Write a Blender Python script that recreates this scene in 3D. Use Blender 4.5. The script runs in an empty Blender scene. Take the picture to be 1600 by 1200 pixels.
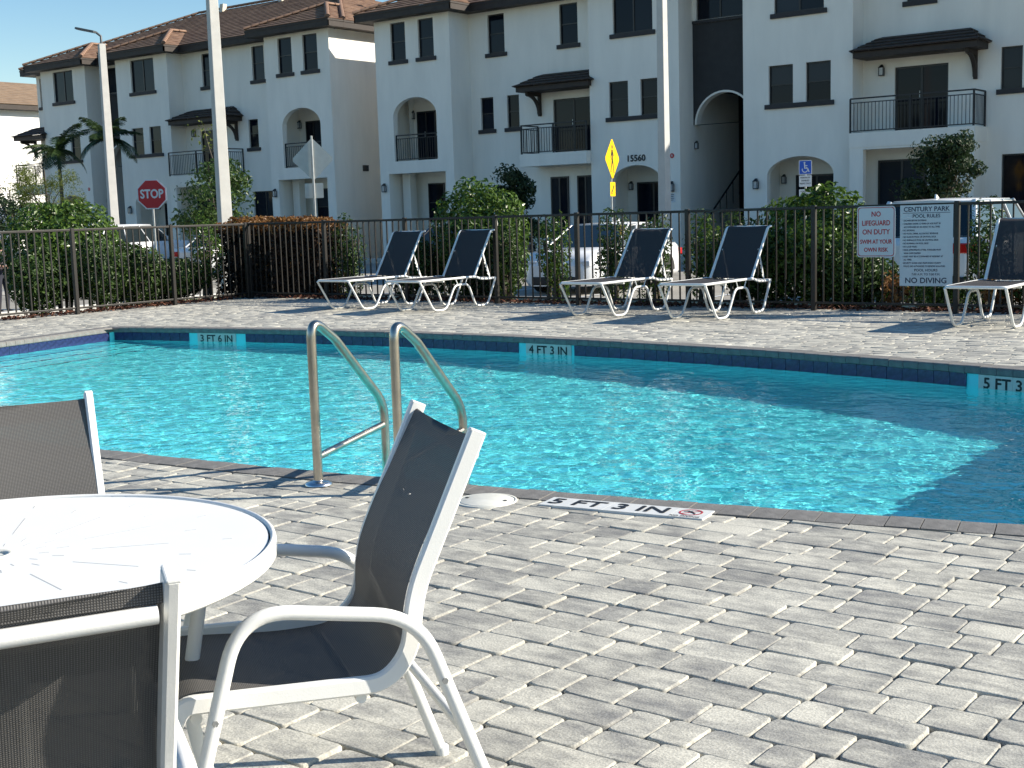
import bpy, bmesh, math, random
import numpy as np
from mathutils import Vector, Matrix, noise as mnoise

random.seed(11)
SC = bpy.context.scene
COL = SC.collection
R = math.radians
PI = math.pi

# ------------------------------------------------------------------ camera
# world: X runs along the pool fence and the house fronts, Y away from the camera side, deck top is z = 0
CAM = Vector((0.0, 0.0, 1.374))
YAW, PITCH, ROLL = 0.64646, 0.13229, -0.03104
fw = Vector((0, math.cos(PITCH), -math.sin(PITCH)))
up = Vector((0, math.sin(PITCH), math.cos(PITCH)))
rt = Vector((1, 0, 0))
rt, up = rt * math.cos(ROLL) + up * math.sin(ROLL), up * math.cos(ROLL) - rt * math.sin(ROLL)
yawm = Matrix.Rotation(YAW, 3, 'Z')
FW, RT, UP = yawm @ fw, yawm @ rt, yawm @ up
cd = bpy.data.cameras.new('camera')
cd.sensor_width = 36.0
cd.lens = 36.0 * 2009.8 / 1600.0
cd.clip_start = 0.05
cd.clip_end = 2000
cam = bpy.data.objects.new('camera', cd)
COL.objects.link(cam)
cam.matrix_world = Matrix(((RT.x, UP.x, -FW.x, CAM.x), (RT.y, UP.y, -FW.y, CAM.y), (RT.z, UP.z, -FW.z, CAM.z), (0, 0, 0, 1)))
SC.camera = cam

# ------------------------------------------------------------------ daylight
SUN_EL = R(29.0)
SUN_AZ = math.atan2(0.81, 0.585)          # from +Y towards +X
W = bpy.data.worlds.new('World')
SC.world = W
W.use_nodes = True
wn = W.node_tree.nodes
sky = wn.new('ShaderNodeTexSky')
sky.sky_type = 'NISHITA'
sky.sun_disc = False
sky.sun_elevation = SUN_EL
sky.sun_rotation = SUN_AZ
sky.altitude = 0
sky.air_density = 1.0
sky.dust_density = 0.2
sky.ozone_density = 0.6
hs = wn.new('ShaderNodeHueSaturation')
hs.inputs['Saturation'].default_value = 1.36
hs.inputs['Value'].default_value = 0.92
W.node_tree.links.new(sky.outputs[0], hs.inputs['Color'])
W.node_tree.links.new(hs.outputs[0], wn['Background'].inputs[0])
wn['Background'].inputs[1].default_value = 0.094
sl = bpy.data.lights.new('sun', 'SUN')
sl.energy = 4.7
sl.angle = R(0.53)
sl.color = (1.0, 0.92, 0.79)
sun = bpy.data.objects.new('sun', sl)
COL.objects.link(sun)
sdir = Vector((math.sin(SUN_AZ) * math.cos(SUN_EL), math.cos(SUN_AZ) * math.cos(SUN_EL), math.sin(SUN_EL)))
sun.rotation_euler = (-sdir).to_track_quat('-Z', 'Y').to_euler()
sun.location = sdir * 60
sl.cycles.is_caustics_light = True
SC.view_settings.view_transform = 'Standard'
SC.view_settings.look = 'None'
SC.view_settings.gamma = 1.0
SC.view_settings.exposure = 0.86
SC.view_settings.use_curve_mapping = False
SC.cycles.use_denoising = True
SC.cycles.max_bounces = 14
SC.cycles.diffuse_bounces = 6
SC.cycles.transmission_bounces = 12
SC.cycles.transparent_max_bounces = 24
SC.cycles.sample_clamp_indirect = 8.0

# ------------------------------------------------------------------ helpers
WM = {}
def wm(o):
    return WM.get(o.name, Matrix.Identity(4))

def tag(o, label=None, cat=None, group=None, kind=None):
    if label: o['label'] = label
    if cat: o['category'] = cat
    if group: o['group'] = group
    if kind: o['kind'] = kind
    return o

def thing(name, label, cat, loc=(0, 0, 0), rz=0.0, group=None, kind=None):
    o = bpy.data.objects.new(name, None)
    o.empty_display_size = 0.2
    COL.objects.link(o)
    o.location = loc
    o.rotation_euler = (0, 0, rz)
    WM[o.name] = Matrix.Translation(Vector(loc)) @ Matrix.Rotation(rz, 4, 'Z')
    return tag(o, label, cat, group, kind)

def link(name, me, mat=None, parent=None, loc=None, rz=None):
    o = bpy.data.objects.new(name, me)
    COL.objects.link(o)
    if mat is not None and not me.materials:
        me.materials.append(mat)
    if parent is not None:
        o.parent = parent
    m = wm(parent) if parent is not None else Matrix.Identity(4)
    if loc is not None: o.location = loc
    if rz is not None: o.rotation_euler = (0, 0, rz)
    if loc is not None or rz is not None:
        m = m @ Matrix.Translation(Vector(loc or (0, 0, 0))) @ Matrix.Rotation(rz or 0, 4, 'Z')
    WM[o.name] = m
    return o

def copy_tree(o, parent=None):
    c = o.copy()
    COL.objects.link(c)
    c.parent = parent
    for ch in list(o.children):
        copy_tree(ch, c)
    return c

class MB:
    """collects faces; build() links them as one mesh object"""
    def __init__(s):
        s.v, s.f, s.sm, s.mi = [], [], [], []
        s.cur = 0
    def add(s, verts, faces, smooth=False):
        b = len(s.v)
        s.v += [tuple(p) for p in verts]
        for f in faces:
            s.f.append([b + i for i in f]); s.sm.append(smooth); s.mi.append(s.cur)
        return s
    def quad(s, a, b, c, d):
        return s.add([a, b, c, d], [(0, 1, 2, 3)])
    def poly(s, pts):
        return s.add(pts, [tuple(range(len(pts)))])
    def box(s, x0, x1, y0, y1, z0, z1, c=0.0):
        if c <= 0:
            v = [(x, y, z) for z in (z0, z1) for y in (y0, y1) for x in (x0, x1)]
            return s.add(v, [(0, 2, 3, 1), (4, 5, 7, 6), (0, 1, 5, 4), (2, 6, 7, 3), (0, 4, 6, 2), (1, 3, 7, 5)])
        # chamfered on the four upright and the top edges
        ring = lambda e, z: [(x0 + e + c, y0 + e, z), (x1 - e - c, y0 + e, z), (x1 - e, y0 + e + c, z), (x1 - e, y1 - e - c, z),
                             (x1 - e - c, y1 - e, z), (x0 + e + c, y1 - e, z), (x0 + e, y1 - e - c, z), (x0 + e, y0 + e + c, z)]
        v = ring(0, z0) + ring(0, z1 - c) + ring(c * .7, z1)
        f = [(i + k * 8, (i + 1) % 8 + k * 8, (i + 1) % 8 + 8 + k * 8, i + 8 + k * 8) for k in (0, 1) for i in range(8)]
        f.append(tuple(range(16, 24))); f.append(tuple(range(7, -1, -1)))
        return s.add(v, f)
    def obox(s, c, u, w, t, hu, hw, ht):
        """oriented box: centre, three unit axes, half sizes"""
        c, u, w, t = Vector(c), Vector(u) * hu, Vector(w) * hw, Vector(t) * ht
        v = [c + a * u + b * w + d * t for d in (-1, 1) for b in (-1, 1) for a in (-1, 1)]
        return s.add(v, [(0, 2, 3, 1), (4, 5, 7, 6), (0, 1, 5, 4), (2, 6, 7, 3), (0, 4, 6, 2), (1, 3, 7, 5)])
    def sweep(s, path, sec, ref=(0, 0, 1), closed=False, caps=True, smooth=True):
        """section (list of 2D points) swept along path; scale may be a list per point via 3rd path item"""
        P = [Vector(p[:3]) for p in path]
        n, k = len(P), len(sec)
        T = []
        for i in range(n):
            if closed: t = P[(i + 1) % n] - P[i - 1]
            elif i == 0: t = P[1] - P[0]
            elif i == n - 1: t = P[-1] - P[-2]
            else: t = (P[i + 1] - P[i]).normalized() + (P[i] - P[i - 1]).normalized()
            T.append(t.normalized())
        a = Vector(ref)
        if abs(a.dot(T[0])) > .95: a = Vector((1, 0, 0)) if abs(T[0].x) < .9 else Vector((0, 1, 0))
        nrm = (a - T[0] * a.dot(T[0])).normalized()
        V = []
        for i in range(n):
            nrm = (nrm - T[i] * nrm.dot(T[i])).normalized()
            b = T[i].cross(nrm)
            sc = path[i][3] if len(path[i]) > 3 else 1.0
            V += [P[i] + nrm * (q[1] * sc) + b * (q[0] * sc) for q in sec]
        F = []
        for i in range(n if closed else n - 1):
            j = (i + 1) % n
            for m in range(k):
                F.append((i * k + m, i * k + (m + 1) % k, j * k + (m + 1) % k, j * k + m))
        s.add(V, F, smooth)
        if caps and not closed:
            s.add(V[:k], [tuple(range(k - 1, -1, -1))]); s.add(V[-k:], [tuple(range(k))])
        return s
    def tube(s, path, r, n=8, **kw):
        return s.sweep(path, [(r * math.cos(2 * PI * i / n), r * math.sin(2 * PI * i / n)) for i in range(n)], **kw)
    def lathe(s, prof, c=(0, 0, 0), n=24, smooth=True):
        V = [(c[0] + r * math.cos(2 * PI * i / n), c[1] + r * math.sin(2 * PI * i / n), c[2] + z) for r, z in prof for i in range(n)]
        F = [(k * n + i, k * n + (i + 1) % n, (k + 1) * n + (i + 1) % n, (k + 1) * n + i) for k in range(len(prof) - 1) for i in range(n)]
        s.add(V, F, smooth)
        if prof[-1][0] > 1e-6: s.add(V[-n:], [tuple(range(n))])
        if prof[0][0] > 1e-6: s.add(V[:n], [tuple(range(n - 1, -1, -1))])
        return s
    def prism(s, pts, off):
        """polygon of 3D points pushed along a vector"""
        n = len(pts); o = Vector(off)
        a = [Vector(p) for p in pts]; b = [p + o for p in a]
        f = [tuple(range(n - 1, -1, -1)), tuple(range(n, 2 * n))] + [(i, (i + 1) % n, n + (i + 1) % n, n + i) for i in range(n)]
        return s.add(a + b, f)
    def mesh(s, name):
        me = bpy.data.meshes.new(name)
        me.from_pydata(s.v, [], s.f)
        me.polygons.foreach_set('use_smooth', s.sm)
        if any(s.mi): me.polygons.foreach_set('material_index', s.mi)
        me.update()
        return me
    def build(s, name, mat, parent=None, world=True, bevel=0.0, kind=None, **kw):
        me = s.mesh(name)
        if isinstance(mat, (list, tuple)):
            for m in mat: me.materials.append(m)
        else: me.materials.append(mat)
        if parent is not None and world:
            me.transform(wm(parent).inverted())
        o = link(name, me, None, parent, **kw)
        if bevel > 0:
            b = o.modifiers.new('bevel', 'BEVEL'); b.width = bevel; b.segments = 2; b.limit_method = 'ANGLE'; b.angle_limit = R(40)
        if kind: o['kind'] = kind
        return o

def arc_pts(pts, r, n=5):
    """round the corners of a 3D polyline"""
    P = [Vector(p) for p in pts]
    out = [P[0]]
    for i in range(1, len(P) - 1):
        rr = r[i] if isinstance(r, (list, tuple)) else r
        a, b = (P[i - 1] - P[i]), (P[i + 1] - P[i])
        d = min(rr, a.length * .48, b.length * .48)
        A, B = P[i] + a.normalized() * d, P[i] + b.normalized() * d
        for k in range(n + 1):
            t = k / n
            out.append(A * (1 - t) ** 2 + P[i] * 2 * t * (1 - t) + B * t * t)
    out.append(P[-1])
    return out

def rsec(w, h, c):
    """rectangle section with cut corners"""
    w, h = w / 2, h / 2
    return [(w - c, -h), (w, -h + c), (w, h - c), (w - c, h), (-w + c, h), (-w, h - c), (-w, -h + c), (-w + c, -h)]

def text_mesh(txt, size, bold=0.0, align='CENTER', xscale=1.0):
    """flat lettering; bold letters are struck several times a hair apart"""
    cu = bpy.data.curves.new('lettering', 'FONT')
    cu.body = txt; cu.size = size; cu.align_x = align; cu.align_y = 'CENTER'; cu.resolution_u = 3
    o = bpy.data.objects.new('lettering', cu)
    COL.objects.link(o)
    dg = bpy.context.evaluated_depsgraph_get()
    me = bpy.data.meshes.new_from_object(o.evaluated_get(dg))
    bpy.data.objects.remove(o); bpy.data.curves.remove(cu)
    if xscale != 1.0: me.transform(Matrix.Diagonal((xscale, 1, 1, 1)))
    if bold > 0:
        b_ = bmesh.new()
        for k, (dx, dy) in enumerate(((-1, 0), (1, 0), (0, -1), (0, 1), (0, 0))):
            me.transform(Matrix.Translation((dx * bold, dy * bold, k * .00015)))
            b_.from_mesh(me)
            me.transform(Matrix.Translation((-dx * bold, -dy * bold, -k * .00015)))
        b_.to_mesh(me); b_.free()
    return me

def put_text(parent, txt, size, mat, M4, bold=0.0, align='CENTER', xscale=1.0, name='lettering'):
    """M4 in world space: letters lie in its xy plane"""
    me = text_mesh(txt, size, bold, align, xscale)
    me.transform(wm(parent).inverted() @ M4)
    me.materials.clear(); me.materials.append(mat)
    return link(name, me, None, parent)

def face_mat(o, x, z=None):
    """frame with x along x-dir, y along z-dir (for lettering), located at o"""
    x = Vector(x).normalized(); y = Vector(z or (0, 0, 1)).normalized(); n = x.cross(y)
    return Matrix(((x.x, y.x, n.x, o[0]), (x.y, y.y, n.y, o[1]), (x.z, y.z, n.z, o[2]), (0, 0, 0, 1)))

# ------------------------------------------------------------------ materials
def nodes(name):
    m = bpy.data.materials.new(name); m.use_nodes = True
    t = m.node_tree
    return m, t.nodes, t.links, t.nodes['Principled BSDF']

def nd(n, typ, **kw):
    x = n.new(typ)
    for k, v in kw.items():
        if k.startswith('_'): setattr(x, k[1:], v)
        else: x.inputs[k.replace('__', ' ')].default_value = v
    return x

def c4(c): return (c[0], c[1], c[2], 1.0)

def mat(name, col, rough=.6, metal=0.0, var=0.0, vs=6.0, bump=0.0, bs=80.0, spec=.5, coat=0.0, col2=None, coord='Object', stretch=None):
    m, n, l, b = nodes(name)
    b.inputs['Base Color'].default_value = c4(col)
    b.inputs['Roughness'].default_value = rough
    b.inputs['Metallic'].default_value = metal
    b.inputs['Specular IOR Level'].default_value = spec
    b.inputs['Coat Weight'].default_value = coat
    if var or bump or col2:
        tc = n.new('ShaderNodeTexCoord')
        src = tc.outputs[coord]
        if stretch:
            mp = nd(n, 'ShaderNodeMapping', Scale=stretch); l.new(src, mp.inputs[0]); src = mp.outputs[0]
        if var or col2:
            t = nd(n, 'ShaderNodeTexNoise', Scale=vs, Detail=5.0, Roughness=.6); l.new(src, t.inputs['Vector'])
            mx = n.new('ShaderNodeMix'); mx.data_type = 'RGBA'
            a = tuple(max(0, c * (1 - var)) for c in col); bb = col2 or tuple(min(1, c * (1 + var)) for c in col)
            mx.inputs[6].default_value = c4(a); mx.inputs[7].default_value = c4(bb)
            rmp = nd(n, 'ShaderNodeMapRange'); rmp.inputs[1].default_value = .3; rmp.inputs[2].default_value = .7
            l.new(t.outputs[0], rmp.inputs[0]); l.new(rmp.outputs[0], mx.inputs[0]); l.new(mx.outputs[2], b.inputs['Base Color'])
        if bump:
            t2 = nd(n, 'ShaderNodeTexNoise', Scale=bs, Detail=4.0); l.new(src, t2.inputs['Vector'])
            bp = nd(n, 'ShaderNodeBump', Strength=bump, Distance=.01); l.new(t2.outputs[0], bp.inputs['Height']); l.new(bp.outputs[0], b.inputs['Normal'])
    return m

def leaf_mat(name, c1, c2, rough=.42, trans=.35):
    """leaves: colour differs from leaf to leaf, a little light comes through"""
    m, n, l, b = nodes(name)
    g = n.new('ShaderNodeNewGeometry')
    mx = n.new('ShaderNodeMix'); mx.data_type = 'RGBA'
    mx.inputs[6].default_value = c4(c1); mx.inputs[7].default_value = c4(c2)
    l.new(g.outputs['Random Per Island'], mx.inputs[0])
    l.new(mx.outputs[2], b.inputs['Base Color'])
    b.inputs['Roughness'].default_value = rough
    b.inputs['Specular IOR Level'].default_value = .4
    tr = n.new('ShaderNodeBsdfTranslucent'); l.new(mx.outputs[2], tr.inputs[0])
    ms = n.new('ShaderNodeMixShader'); ms.inputs[0].default_value = trans
    l.new(b.outputs[0], ms.inputs[1]); l.new(tr.outputs[0], ms.inputs[2])
    l.new(ms.outputs[0], n['Material Output'].inputs[0])
    return m

def sling_mat(name, dark, light, see=.12, scale=1700.0):
    """woven mesh cloth: over-and-under threads with small holes"""
    m, n, l, b = nodes(name)
    tc = n.new('ShaderNodeTexCoord')
    w1 = nd(n, 'ShaderNodeTexWave', Scale=scale / 20, Distortion=.3); w1.bands_direction = 'X'
    w2 = nd(n, 'ShaderNodeTexWave', Scale=scale / 20, Distortion=.3); w2.bands_direction = 'Y'
    l.new(tc.outputs['UV'], w1.inputs['Vector']); l.new(tc.outputs['UV'], w2.inputs['Vector'])
    mu = nd(n, 'ShaderNodeMath', _operation='MULTIPLY'); l.new(w1.outputs['Fac'], mu.inputs[0]); l.new(w2.outputs['Fac'], mu.inputs[1])
    mx = n.new('ShaderNodeMix'); mx.data_type = 'RGBA'; mx.inputs[6].default_value = c4(dark); mx.inputs[7].default_value = c4(light)
    l.new(mu.outputs[0], mx.inputs[0]); l.new(mx.outputs[2], b.inputs['Base Color'])
    b.inputs['Roughness'].default_value = .7
    bp = nd(n, 'ShaderNodeBump', Strength=.5, Distance=.001); l.new(mu.outputs[0], bp.inputs['Height']); l.new(bp.outputs[0], b.inputs['Normal'])
    tl = n.new('ShaderNodeBsdfTranslucent'); l.new(mx.outputs[2], tl.inputs[0])
    m1 = n.new('ShaderNodeMixShader'); m1.inputs[0].default_value = .04; l.new(b.outputs[0], m1.inputs[1]); l.new(tl.outputs[0], m1.inputs[2])
    tr = n.new('ShaderNodeBsdfTransparent')
    ad = nd(n, 'ShaderNodeMath', _operation='ADD'); l.new(w1.outputs['Fac'], ad.inputs[0]); l.new(w2.outputs['Fac'], ad.inputs[1])
    lt = nd(n, 'ShaderNodeMath', _operation='LESS_THAN'); lt.inputs[1].default_value = .34; l.new(ad.outputs[0], lt.inputs[0])
    mf = nd(n, 'ShaderNodeMath', _operation='MULTIPLY'); mf.inputs[1].default_value = see; l.new(lt.outputs[0], mf.inputs[0])
    m2 = n.new('ShaderNodeMixShader'); l.new(mf.outputs[0], m2.inputs[0]); l.new(m1.outputs[0], m2.inputs[1]); l.new(tr.outputs[0], m2.inputs[2])
    l.new(m2.outputs[0], n['Material Output'].inputs[0])
    return m

def paver_mat(name, per_island):
    m, n, l, b = nodes(name)
    geo = n.new('ShaderNodeNewGeometry')
    if per_island: rnd = geo.outputs['Random Per Island']
    else: rnd = n.new('ShaderNodeObjectInfo').outputs['Random']
    # each stone gets its own piece of the pattern
    cx = n.new('ShaderNodeCombineXYZ')
    k1 = nd(n, 'ShaderNodeMath', _operation='MULTIPLY'); k1.inputs[1].default_value = 37.0; l.new(rnd, k1.inputs[0])
    l.new(k1.outputs[0], cx.inputs[0]); l.new(k1.outputs[0], cx.inputs[2])
    va = nd(n, 'ShaderNodeVectorMath', _operation='ADD'); l.new(geo.outputs['Position'], va.inputs[0]); l.new(cx.outputs[0], va.inputs[1])
    mp = nd(n, 'ShaderNodeMapping', Scale=(7, 16, 7)); l.new(va.outputs[0], mp.inputs[0])
    t1 = nd(n, 'ShaderNodeTexNoise', Scale=1.0, Detail=6.0, Roughness=.68); l.new(mp.outputs[0], t1.inputs['Vector'])
    mp2 = nd(n, 'ShaderNodeMapping', Scale=(3.2, 4.5, 3)); l.new(va.outputs[0], mp2.inputs[0])
    t2 = nd(n, 'ShaderNodeTexNoise', Scale=1.0, Detail=2.0); l.new(mp2.outputs[0], t2.inputs['Vector'])
    # blend = patchy + own tone
    s1 = nd(n, 'ShaderNodeMath', _operation='MULTIPLY_ADD'); s1.inputs[1].default_value = 1.75; s1.inputs[2].default_value = -.80
    l.new(t1.outputs[0], s1.inputs[0])
    s2 = nd(n, 'ShaderNodeMath', _operation='MULTIPLY_ADD'); s2.inputs[1].default_value = .9; l.new(t2.outputs[0], s2.inputs[0]); l.new(s1.outputs[0], s2.inputs[2])
    k2 = nd(n, 'ShaderNodeMath', _operation='MULTIPLY'); k2.inputs[1].default_value = 7.31; l.new(rnd, k2.inputs[0])
    fr = nd(n, 'ShaderNodeMath', _operation='FRACT'); l.new(k2.outputs[0], fr.inputs[0])
    s3 = nd(n, 'ShaderNodeMath', _operation='MULTIPLY_ADD'); s3.inputs[1].default_value = .30; l.new(fr.outputs[0], s3.inputs[0]); l.new(s2.outputs[0], s3.inputs[2])
    rp = n.new('ShaderNodeValToRGB')
    e = rp.color_ramp.elements
    e[0].position = .22; e[0].color = (.235, .232, .222, 1)
    e[1].position = .95; e[1].color = (.61, .585, .50, 1)
    x = e.new(.5); x.color = (.355, .345, .31, 1)
    x = e.new(.68); x.color = (.455, .44, .385, 1)
    l.new(s3.outputs[0], rp.inputs[0])
    # dirt specks
    vo = nd(n, 'ShaderNodeTexNoise', Scale=140.0, Detail=3.0); l.new(geo.outputs['Position'], vo.inputs['Vector'])
    mr = nd(n, 'ShaderNodeMapRange'); mr.inputs[1].default_value = .3; mr.inputs[2].default_value = .75; mr.inputs[3].default_value = .72; mr.inputs[4].default_value = 1.18
    l.new(vo.outputs[0], mr.inputs[0])
    mul = n.new('ShaderNodeMix'); mul.data_type = 'RGBA'; mul.blend_type = 'MULTIPLY'; mul.inputs[0].default_value = 1
    l.new(rp.outputs[0], mul.inputs[6]); l.new(mr.outputs[0], mul.inputs[7])
    st = nd(n, 'ShaderNodeTexNoise', Scale=.9, Detail=6.0, Roughness=.65); l.new(geo.outputs['Position'], st.inputs['Vector'])
    sr = nd(n, 'ShaderNodeMapRange'); sr.inputs[1].default_value = .35; sr.inputs[2].default_value = .6; sr.inputs[3].default_value = .84; sr.inputs[4].default_value = 1.04
    l.new(st.outputs[0], sr.inputs[0])
    mu2 = n.new('ShaderNodeMix'); mu2.data_type = 'RGBA'; mu2.blend_type = 'MULTIPLY'; mu2.inputs[0].default_value = 1
    l.new(mul.outputs[2], mu2.inputs[6]); l.new(sr.outputs[0], mu2.inputs[7])
    l.new(mu2.outputs[2], b.inputs['Base Color'])
    b.inputs['Roughness'].default_value = .85; b.inputs['Specular IOR Level'].default_value = .25
    bp = nd(n, 'ShaderNodeBump', Strength=.4, Distance=.004); l.new(vo.outputs[0], bp.inputs['Height']); l.new(bp.outputs[0], b.inputs['Normal'])
    return m

M = {}
M['paver'] = paver_mat('paver_stone', False)
M['paver_field'] = paver_mat('paver_stone_field', True)
M['sand'] = mat('joint_sand', (.12, .113, .10), .95, var=.4, vs=20)
M['coping'] = mat('coping_stone', (.185, .178, .168), .8, var=.22, vs=14, bump=.35, bs=120, spec=.3)
M['plaster'] = mat('pool_plaster', (.17, .82, .86), .7, var=.05, vs=3)
M['tile_blue'] = mat('pool_tile', (.024, .036, .105), .2, var=.5, vs=22, spec=.5)
M['tile_white'] = mat('marker_tile', (.70, .70, .67), .3, var=.06, vs=20)
M['tile_cream'] = mat('waterline_marker_tile', (.62, .57, .53), .3, var=.06, vs=20)
M['ink'] = mat('black_paint', (.014, .014, .016), .5)
M['navy_ink'] = mat('navy_print', (.02, .03, .07), .5)
M['red_ink'] = mat('red_print', (.42, .03, .04), .5)
M['white_frame'] = mat('white_powder_coat', (.80, .80, .77), .32, var=.03, vs=9, bump=.05, bs=300, spec=.5)
M['table'] = mat('white_table_enamel', (.80, .80, .77), .42, var=.02, vs=4, spec=.35)
M['slot'] = mat('slot_shadow_gap', (.46, .46, .45), .7)
M['sling'] = sling_mat('charcoal_sling', (.060, .057, .054), (.20, .192, .183), .10)
M['lsling'] = sling_mat('navy_sling', (.028, .025, .025), (.056, .051, .051), .12)
M['steel'] = mat('brushed_steel', (.50, .455, .385), .28, 1.0, var=.18, vs=9, bump=.04, bs=200)
M['chrome'] = mat('steel_flange', (.66, .67, .68), .25, 1.0)
M['lid'] = mat('cream_lid', (.66, .65, .58), .5, var=.08, vs=14)
M['fence'] = mat('bronze_fence_paint', (.020, .0175, .015), .42, var=.12, vs=12, spec=.4)
M['stucco'] = mat('white_stucco', (.87, .83, .755), .9, var=.055, vs=1.6, bump=.3, bs=40, spec=.2, stretch=(1, 1, .22))
M['stucco_far'] = mat('cream_stucco', (.84, .83, .80), .9, var=.03, vs=.8, spec=.2)
M['trim'] = mat('dark_trim', (.032, .03, .032), .7, var=.15, vs=5)
M['fascia'] = mat('brown_fascia', (.035, .026, .021), .7, var=.2, vs=4)
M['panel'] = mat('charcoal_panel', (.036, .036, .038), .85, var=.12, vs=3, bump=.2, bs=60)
M['glass'] = mat('dark_window_glass', (.005, .010, .024), .05, spec=.15)
_n, _l = M['glass'].node_tree.nodes, M['glass'].node_tree.links
_oi = _n.new('ShaderNodeObjectInfo'); _r = _n.new('ShaderNodeValToRGB')
_r.color_ramp.elements[0].color = (.003, .006, .014, 1); _r.color_ramp.elements[1].color = (.032, .038, .048, 1); _r.color_ramp.elements[0].position = .35
_l.new(_oi.outputs['Random'], _r.inputs[0]); _l.new(_r.outputs[0], _n['Principled BSDF'].inputs['Base Color'])
M['blind'] = mat('window_blind', (.05, .055, .065), .6, var=.1)
M['winframe'] = mat('bronze_window_frame', (.018, .016, .016), .4)
M['rail'] = mat('black_railing', (.012, .012, .014), .5)
M['lamp'] = mat('black_lantern', (.015, .015, .017), .45)
M['lampglass'] = mat('lantern_glass', (.45, .47, .48), .2, spec=.6)
M['rooftile'] = mat('clay_roof_tile', (.145, .076, .049), .85, var=.3, vs=2.2, col2=(.26, .165, .11), bump=.3, bs=30)
M['rooftile_far'] = mat('tan_roof_tile', (.24, .17, .115), .85, var=.2, vs=2)
M['ridge'] = mat('ridge_clay', (.22, .12, .078), .85, var=.3, vs=3, col2=(.33, .21, .14))
M['cream'] = mat('cream_roof_vent', (.6, .54, .42), .7)
M['awntile'] = mat('awning_tile', (.040, .028, .024), .8, var=.35, vs=6)
M['concrete'] = mat('cast_concrete', (.52, .51, .48), .85, var=.07, vs=4, bump=.2, bs=50)
M['lumin'] = mat('luminaire_grey', (.09, .10, .11), .45)
M['galv'] = mat('galvanised_steel', (.42, .43, .43), .42, .75, var=.12, vs=10)
M['alu'] = mat('bare_aluminium_sheet', (.52, .53, .51), .5, .35, var=.07, vs=7)
M['sign_white'] = mat('sign_white', (.70, .72, .73), .45)
M['sign_grey'] = mat('sign_pale', (.52, .60, .64), .5, var=.03, vs=3)
M['sign_red'] = mat('stop_red', (.50, .022, .028), .4)
M['sign_yellow'] = mat('warning_yellow', (.86, .52, .0), .4)
M['sign_blue'] = mat('access_blue', (.02, .10, .52), .45)
M['asphalt'] = mat('worn_asphalt', (.30, .28, .24), .9, var=.18, vs=.7, bump=.3, bs=60)
M['walk'] = mat('pale_sidewalk', (.46, .43, .37), .9, var=.1, vs=1.5, bump=.15, bs=50)
M['soil'] = mat('ground_soil', (.030, .040, .014), .95, var=.4, vs=1.5, col2=(.045, .065, .020))
M['grass'] = leaf_mat('grass_blade', (.055, .12, .018), (.15, .24, .05), .6, .3)
M['mulch'] = None
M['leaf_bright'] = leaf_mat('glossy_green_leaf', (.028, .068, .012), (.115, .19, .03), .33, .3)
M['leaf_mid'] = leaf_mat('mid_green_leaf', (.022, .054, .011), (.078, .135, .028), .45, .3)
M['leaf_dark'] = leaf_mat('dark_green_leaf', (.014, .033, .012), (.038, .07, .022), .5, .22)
M['leaf_yellow'] = leaf_mat('yellow_green_needle', (.08, .12, .02), (.20, .23, .05), .6, .35)
M['leaf_orange'] = leaf_mat('russet_leaf', (.14, .055, .018), (.30, .16, .05), .5, .3)
M['leaf_wine'] = leaf_mat('dark_wine_leaf', (.014, .010, .006), (.045, .022, .012), .75, .2)
M['leaf_palm'] = leaf_mat('palm_leaflet', (.016, .036, .013), (.06, .10, .022), .45, .25)
M['bark'] = mat('grey_bark', (.10, .085, .065), .95, var=.35, vs=14, bump=.4, bs=60)
M['paint_white'] = mat('white_car_paint', (.74, .75, .76), .22, coat=.6, var=.015, vs=2)
M['paint_dark'] = mat('black_car_paint', (.012, .013, .016), .2, coat=.7)
M['paint_blue'] = mat('pale_blue_car_paint', (.34, .41, .45), .25, coat=.5)
M['carglass'] = mat('car_glass', (.012, .018, .020), .04, spec=.7)
M['tyre'] = mat('tyre_rubber', (.014, .014, .014), .85)
M['rim'] = mat('alloy_rim', (.38, .39, .40), .35, .8)
M['plastic'] = mat('black_plastic_trim', (.018, .018, .019), .6)
M['taillight'] = mat('red_tail_light', (.50, .012, .012), .15, spec=.7, coat=.5)
M['headlight'] = mat('clear_headlight', (.55, .57, .6), .1, spec=.8)
M['plate'] = mat('number_plate', (.6, .6, .58), .4)
M['skin'] = mat('skin', (.42, .24, .17), .55, var=.05, vs=6)
M['hair'] = mat('brown_hair', (.05, .03, .02), .6)
M['shirt'] = mat('plum_shirt', (.055, .045, .06), .85, var=.2, vs=20)
M['trousers'] = mat('navy_trousers', (.020, .022, .035), .85, var=.2, vs=20)
M['collar'] = mat('white_collar', (.6, .6, .6), .8)

def mulch_mat():
    m = leaf_mat('bark_mulch', (.045, .014, .008), (.20, .085, .05), .9, .0)
    return m
M['mulch'] = mulch_mat()

def water_mat():
    m, n, l, b = nodes('pool_water')
    b.inputs['Base Color'].default_value = (.80, 1.0, 1.0, 1)
    b.inputs['Roughness'].default_value = 0.0
    b.inputs['IOR'].default_value = 1.33
    b.inputs['Transmission Weight'].default_value = 1.0
    g = n.new('ShaderNodeNewGeometry')
    t = nd(n, 'ShaderNodeTexNoise', Scale=7.0, Detail=2.0, Roughness=.5); l.new(g.outputs['Position'], t.inputs['Vector'])
    bp = nd(n, 'ShaderNodeBump', Strength=1.0, Distance=.0135); l.new(t.outputs[0], bp.inputs['Height']); l.new(bp.outputs[0], b.inputs['Normal'])
    return m
M['water'] = water_mat()
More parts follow.
